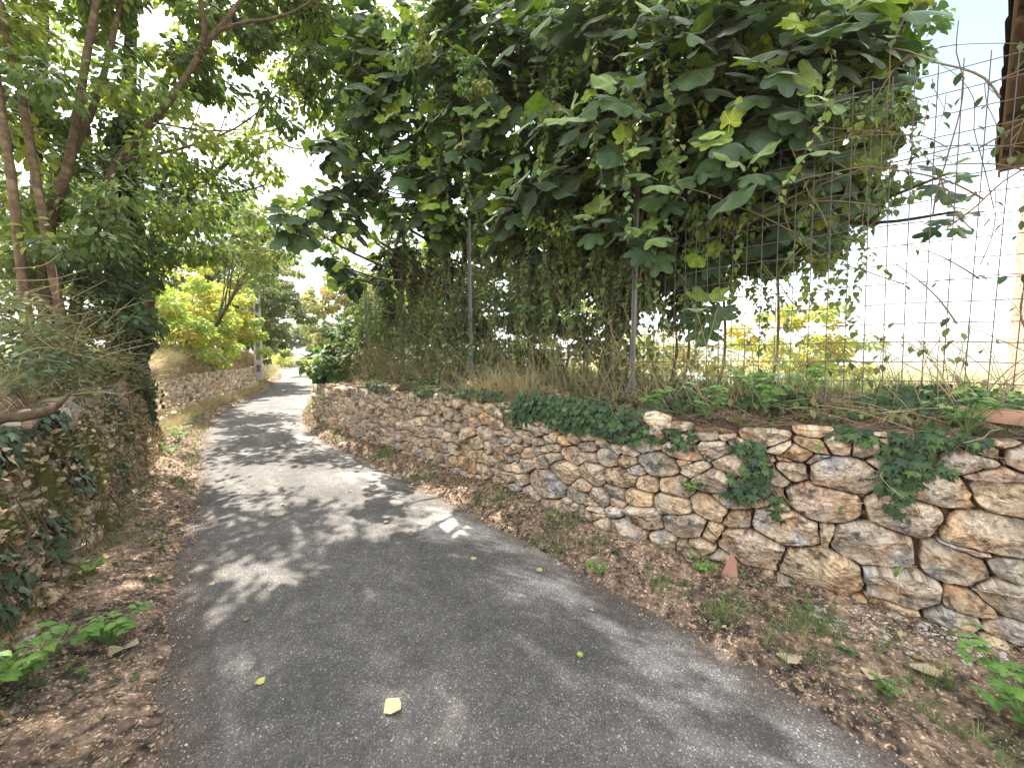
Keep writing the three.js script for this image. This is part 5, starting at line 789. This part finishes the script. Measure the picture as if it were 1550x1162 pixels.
// ---------------------------------------------------------------- herbs: compound leaves on thin stalks
M.herb = [[0.26, 0.48, 0.08], [0.34, 0.56, 0.1], [0.2, 0.4, 0.07]].map(c => leafMat({ map: simpleMap, color: lin(...c), transmission: 0.4, clearcoat: 0.15 }));
M.stalk = new THREE.MeshStandardMaterial({ color: lin(0.16, 0.24, 0.08), roughness: 1 });
const leaflet = blade([0.05, 0.26, 0.33, 0.28, 0.14, 0], 0.22, 0.3);
function herb(label, pos, n, reach, size, seed, normal = UPV, group = 'leafy herbs by the lane') {
  const t = thing('leafy_herb', label, 'herb', group), R = rng(seed);
  for (let k = 0; k < n; k++) {
    const a = R() * 6.28, out = new THREE.Vector3(Math.cos(a), 0.5 + 0.9 * R(), Math.sin(a)).addScaledVector(normal, 0.4).normalize(), tip = pos.clone().addScaledVector(out, reach * (0.35 + 0.65 * R())); const mid = pos.clone().lerp(tip, 0.5).add(new THREE.Vector3(0, 0.025, 0));
    mesh('stalk', tube([pos, mid, tip], [0.0022, 0.0012], 4, 3), M.stalk, t);
    const m = 3 + 2 * Math.floor(R() * 2.4), mt = M.herb[Math.floor(R() * 3)], side = new THREE.Vector3(-out.z, 0, out.x).normalize(), flat = new THREE.Vector3(out.x, 0.15, out.z).normalize();
    for (let i = 0; i < m; i++) { const s = i === m - 1 ? 0 : (i % 2 ? 1 : -1), row = Math.floor(i / 2), p = tip.clone().addScaledVector(flat, -size * 0.55 * (row + (s ? 0.6 : 0))), dir = flat.clone().multiplyScalar(s ? 0.45 : 1).addScaledVector(side, s * 0.9).add(new THREE.Vector3(0, -0.1, 0)); const f = mesh('leaf', leaflet, mt, t); frame(p, dir, new THREE.Vector3((R() - 0.5) * 1.1 + 0.2 * out.x, 1, (R() - 0.5) * 1.1 + 0.2 * out.z + 0.25), size * (0.7 + 0.5 * R())).decompose(f.position, f.quaternion, f.scale); }
  }
  return t;
}
const onGround = (x, d) => V(x, groundY(x, d, false), d);
herb('bright green herb beside pale dead leaves under the rubble wall', onGround(-2.14, 1.95), 23, 0.25, 0.046, 901);
herb('low herb with broad leaves against the foot of the rubble wall', onGround(-2.2, 1.62), 24, 0.266, 0.052, 902);
herb('tiny herb rooted in the rubble wall base above the old twig', onGround(-2.84, 2.5), 12, 0.156, 0.034, 903);
herb('big clump of glossy green herb on the verge corner below the wall', onGround(2.1, 1.45), 45, 0.406, 0.056, 904);
herb('small herb below the upright clay shard', onGround(1.32, 2.56), 14, 0.14, 0.031, 905);
herb('small sprouting herb among the brown leaves near the lane edge', onGround(0.62, 2.68), 14, 0.14, 0.028, 906);
herb('single weak herb growing in bare earth below the plaster rubble', onGround(1.72, 1.66), 10, 0.14, 0.028, 907);
herb('fresh green herb on the wall top beside the white boulder', onRight(3.3, 1.16, 0.03).p, 21, 0.312, 0.046, 908);
herb('fresh green herb overhanging the yellow mossy stone', onRight(2.95, 1.24, 0.02).p, 23, 0.312, 0.05, 909);
herb('light green herb on the wall top behind the yellow mossy stone', onRight(2.72, 1.36, -0.12).p, 17, 0.312, 0.05, 910);
herb('green herb spilling over the wall near the clay tile', onRight(2.05, 1.2, 0.06).p, 28, 0.312, 0.05, 911);
herb('tall light green herb between the fence and the yellow mossy stone', onRight(3.05, 1.3, -0.25).p, 16, 0.32, 0.06, 917);
herb('loose green herb on the bank beside the broad ivy mat', onRight(3.75, 1.15, -0.12).p, 16, 0.3, 0.055, 918);
herb('little herb growing from a joint halfway up the wall', onRight(3.38, 0.6, 0.07).p, 10, 0.156, 0.037, 912);
herb('herb tuft on the far wall face', onRight(11.2, 0.55, 0.05).p, 17, 0.39, 0.056, 913);
herb('herb tuft at the foot of the far wall end', onRight(12.3, 0.35, 0.08).p, 17, 0.39, 0.056, 914);
herb('leafy herb under the far left bank', onGround(-5.9, 6.7), 21, 0.344, 0.056, 915);
herb('leafy weed at the lane edge beside the ivy-clad trunk', onGround(-5.2, 5.75), 21, 0.281, 0.043, 916);

{ // small weeds seeded everywhere along the verges and wall tops
  const R = rng(921), parts = []; for (let k = 0; k < 8; k++) { const a = k * 2.4, g = leaflet.clone(); g.rotateX(-0.9 + 0.35 * (k % 3)); g.scale(0.5, 0.5, 0.5); g.translate(0, 0.02 * k, 0); g.rotateY(a); parts.push(g); } const ros = mergeGeometries(parts); const sc = new Scatter(ros, M.leaf);
  const put = (x, d, s) => { const w = 0.7 + 0.5 * R(), c = [[0.2, 0.36, 0.09], [0.28, 0.42, 0.1], [0.15, 0.28, 0.08]][Math.floor(R() * 3)]; _m.makeRotationY(R() * 6.28); const m = _m.clone().scale(new THREE.Vector3(s, s * (0.6 + 0.6 * R()), s)); m.setPosition(x, groundY(x, d, false), -d); sc.add(m, c[0] * w, c[1] * w, c[2] * w); };
  for (let k = 0; k < 420; k++) { const d = 1.3 + Math.pow(R(), 1.3) * 9, x = mix(XR(d) + 0.12, WR(d) - 0.02, R()); if (fbm(x * 2, d * 2, 51, 2) > 0.02) put(x, d, 0.03 + 0.05 * R()); }
  for (let k = 0; k < 420; k++) { const d = 1.3 + Math.pow(R(), 1.3) * 9, x = mix(XL(d) - 0.12, WL(d), R()); if (fbm(x * 2, d * 2, 61, 2) > 0.04) put(x, d, 0.03 + 0.06 * R()); }
  for (let k = 0; k < 1500; k++) { const d = 1.5 + R() * 9, x = WR(d) + 0.14 + R() * 0.8; if (fbm(x * 2, d * 2, 71, 2) > -0.05) put(x, d, 0.06 + 0.09 * R()); }
  info(sc.build('weeds'), 'small green weeds sprouting along the verges and the wall top', 'weeds', null, 'stuff');
}
// ---------------------------------------------------------------- single things lying about
{
  const q = onRight(3.64, 1.1, 0.02), g = new THREE.IcosahedronGeometry(0.105, 4), p = g.attributes.position; for (let i = 0; i < p.count; i++) { tmp.fromBufferAttribute(p, i); const k = 1 + 0.5 * fbm(tmp.x * 11, tmp.y * 9, tmp.z * 9, 4); p.setXYZ(i, Math.min(tmp.x * k * 1.05, 0.085 + tmp.y * 0.3), Math.min(tmp.y * k * 0.85, 0.07 - tmp.x * 0.35), Math.min(tmp.z * k * 0.8, 0.06 + tmp.x * 0.25 - tmp.y * 0.2)); } g.computeVertexNormals();
  M.quartz = new THREE.MeshStandardMaterial({ color: lin(0.95, 0.92, 0.82), map: stoneMap, bumpMap: stoneBump, bumpScale: 0.01, roughness: 0.85 });
  const m = mesh('white_boulder', g, M.quartz); m.position.copy(q.p).setY(1.1); info(m, 'pale rounded boulder resting on the wall top by the ivy', 'boulder');
}
{
  M.clay = new THREE.MeshStandardMaterial({ color: lin(0.42, 0.22, 0.15), bumpMap: soilBump, bumpScale: 0.004, roughness: 0.95 });
  const clay = (r, len, seed) => { const g = new THREE.CylinderGeometry(r, r * 0.85, len, 10, 6, true, -1, 2), h = g.clone(); h.scale(0.88, 1, 0.88); h.index.array.reverse(); h.computeVertexNormals(); const o = mergeGeometries([g, h]), p = o.attributes.position; for (let i = 0; i < p.count; i++) { const y = p.getY(i); if (Math.abs(y) > len * 0.45) p.setY(i, y + 0.05 * N3(p.getX(i) * 12, seed, 3)); } return o; };
  const a = mesh('clay_tile', clay(0.11, 0.42, 1), M.clay); const q = onRight(1.86, 1.3, -0.06); a.position.copy(q.p).setY(1.22); frame(a.position, q.t.clone().multiplyScalar(-1).setY(-0.08), new THREE.Vector3(0, 1, 0.35), 1).decompose(a.position, a.quaternion, a.scale); info(a, 'orange clay roof tile lying on the bank above the wall', 'roof tile');
  const tri = new THREE.Shape(); tri.moveTo(-0.05, -0.02); tri.lineTo(0.045, 0); tri.lineTo(0.02, 0.1); tri.lineTo(-0.01, 0.15); tri.closePath(); const q2 = onRight(3.1, 0.17, 0.14);
  const b = mesh('clay_shard', new THREE.ExtrudeGeometry(tri, { depth: 0.014, bevelEnabled: true, bevelSize: 0.003, bevelThickness: 0.003, bevelSegments: 1 }), M.clay); frame(q2.p.clone().setY(0.12), new THREE.Vector3(0.25, 1, -0.25), q2.n, 1).decompose(b.position, b.quaternion, b.scale); info(b, 'upright broken clay shard leaning on the foot of the wall', 'tile shard');
}
{
  const leafThing = (label, x, d, s, c, k, group, turn) => { const m = mesh('fallen_leaf', deadLeaves[k], M.dead.clone()); m.material.color.setRGB(...c); frame(V(x, roadY(x, d) + 0.006 + s * 0.06, d), new THREE.Vector3(Math.cos(turn), 0.05, Math.sin(turn)), new THREE.Vector3(0.1, 1, 0.15), s, 1.3).decompose(m.position, m.quaternion, m.scale); info(m, label, 'leaf', group); };
  leafThing('large beige dead leaf lying alone on the asphalt', -0.53, 1.61, 0.095, [0.92, 0.66, 0.42], 1, null, 0.6);
  leafThing('crumpled yellow leaf on the asphalt near the left verge', -1.23, 1.76, 0.05, [0.85, 0.75, 0.3], 3, null, 2);
  const R = rng(861); [[-2.1, 2.58], [-2.44, 3.38], [-2.46, 4.01], [-2.37, 3.7], [-1.2, 3.55], [-0.9, 3.3], [0.2, 2.75], [-1.9, 4.4], [-3.2, 5.2], [-1.6, 2.2], [-0.3, 2.9], [-2.9, 4.6], [0.5, 2.3], [-3.7, 5.6], [-2.2, 5.0]].forEach(([x, d], i) => leafThing(i % 2 ? 'small orange-brown fallen leaf lying on the asphalt' : 'small beige fallen leaf lying on the asphalt', x, d, 0.03 + 0.025 * R(), i % 2 ? [0.52, 0.25, 0.12] : [0.75, 0.62, 0.38], i % 5, i % 2 ? 'small orange-brown leaves on the lane' : 'small beige leaves on the lane', R() * 6));
  const g = new THREE.LatheGeometry([[0, -0.016], [0.01, -0.013], [0.015, 0], [0.012, 0.01], [0.004, 0.018], [0, 0.02]].map(v => new THREE.Vector2(...v)), 12), f = mesh('green_fig', g, new THREE.MeshStandardMaterial({ color: lin(0.32, 0.42, 0.06), roughness: 0.6 })); f.position.copy(V(0.36, roadY(0.36, 1.92) + 0.014, 1.92)); f.rotation.z = 1.3; info(f, 'small green fig fallen on the asphalt', 'fig');
  const pale = [[-2.05, 1.88, 0.1, 0.4], [-2.02, 1.93, 0.08, 1.4], [-2.35, 1.55, 0.09, 2], [1.75, 1.75, 0.1, 0.7], [2.0, 1.75, 0.13, 0.3], [1.45, 1.9, 0.12, 0.2]];
  pale.forEach(([x, d, s, a], i) => { const m = mesh('fallen_leaf', deadLeaves[i % 5], M.dead.clone()); m.material.color.setRGB(0.82, 0.62, 0.5); frame(onGround(x, d).add(new THREE.Vector3(0, 0.012, 0)), new THREE.Vector3(Math.cos(a), 0.05, Math.sin(a)), UPV, s).decompose(m.position, m.quaternion, m.scale); info(m, 'long pinkish dead leaf lying on the earth verge', 'leaf', 'long dead leaves on the verges'); });
}
renderer.render(scene, camera);
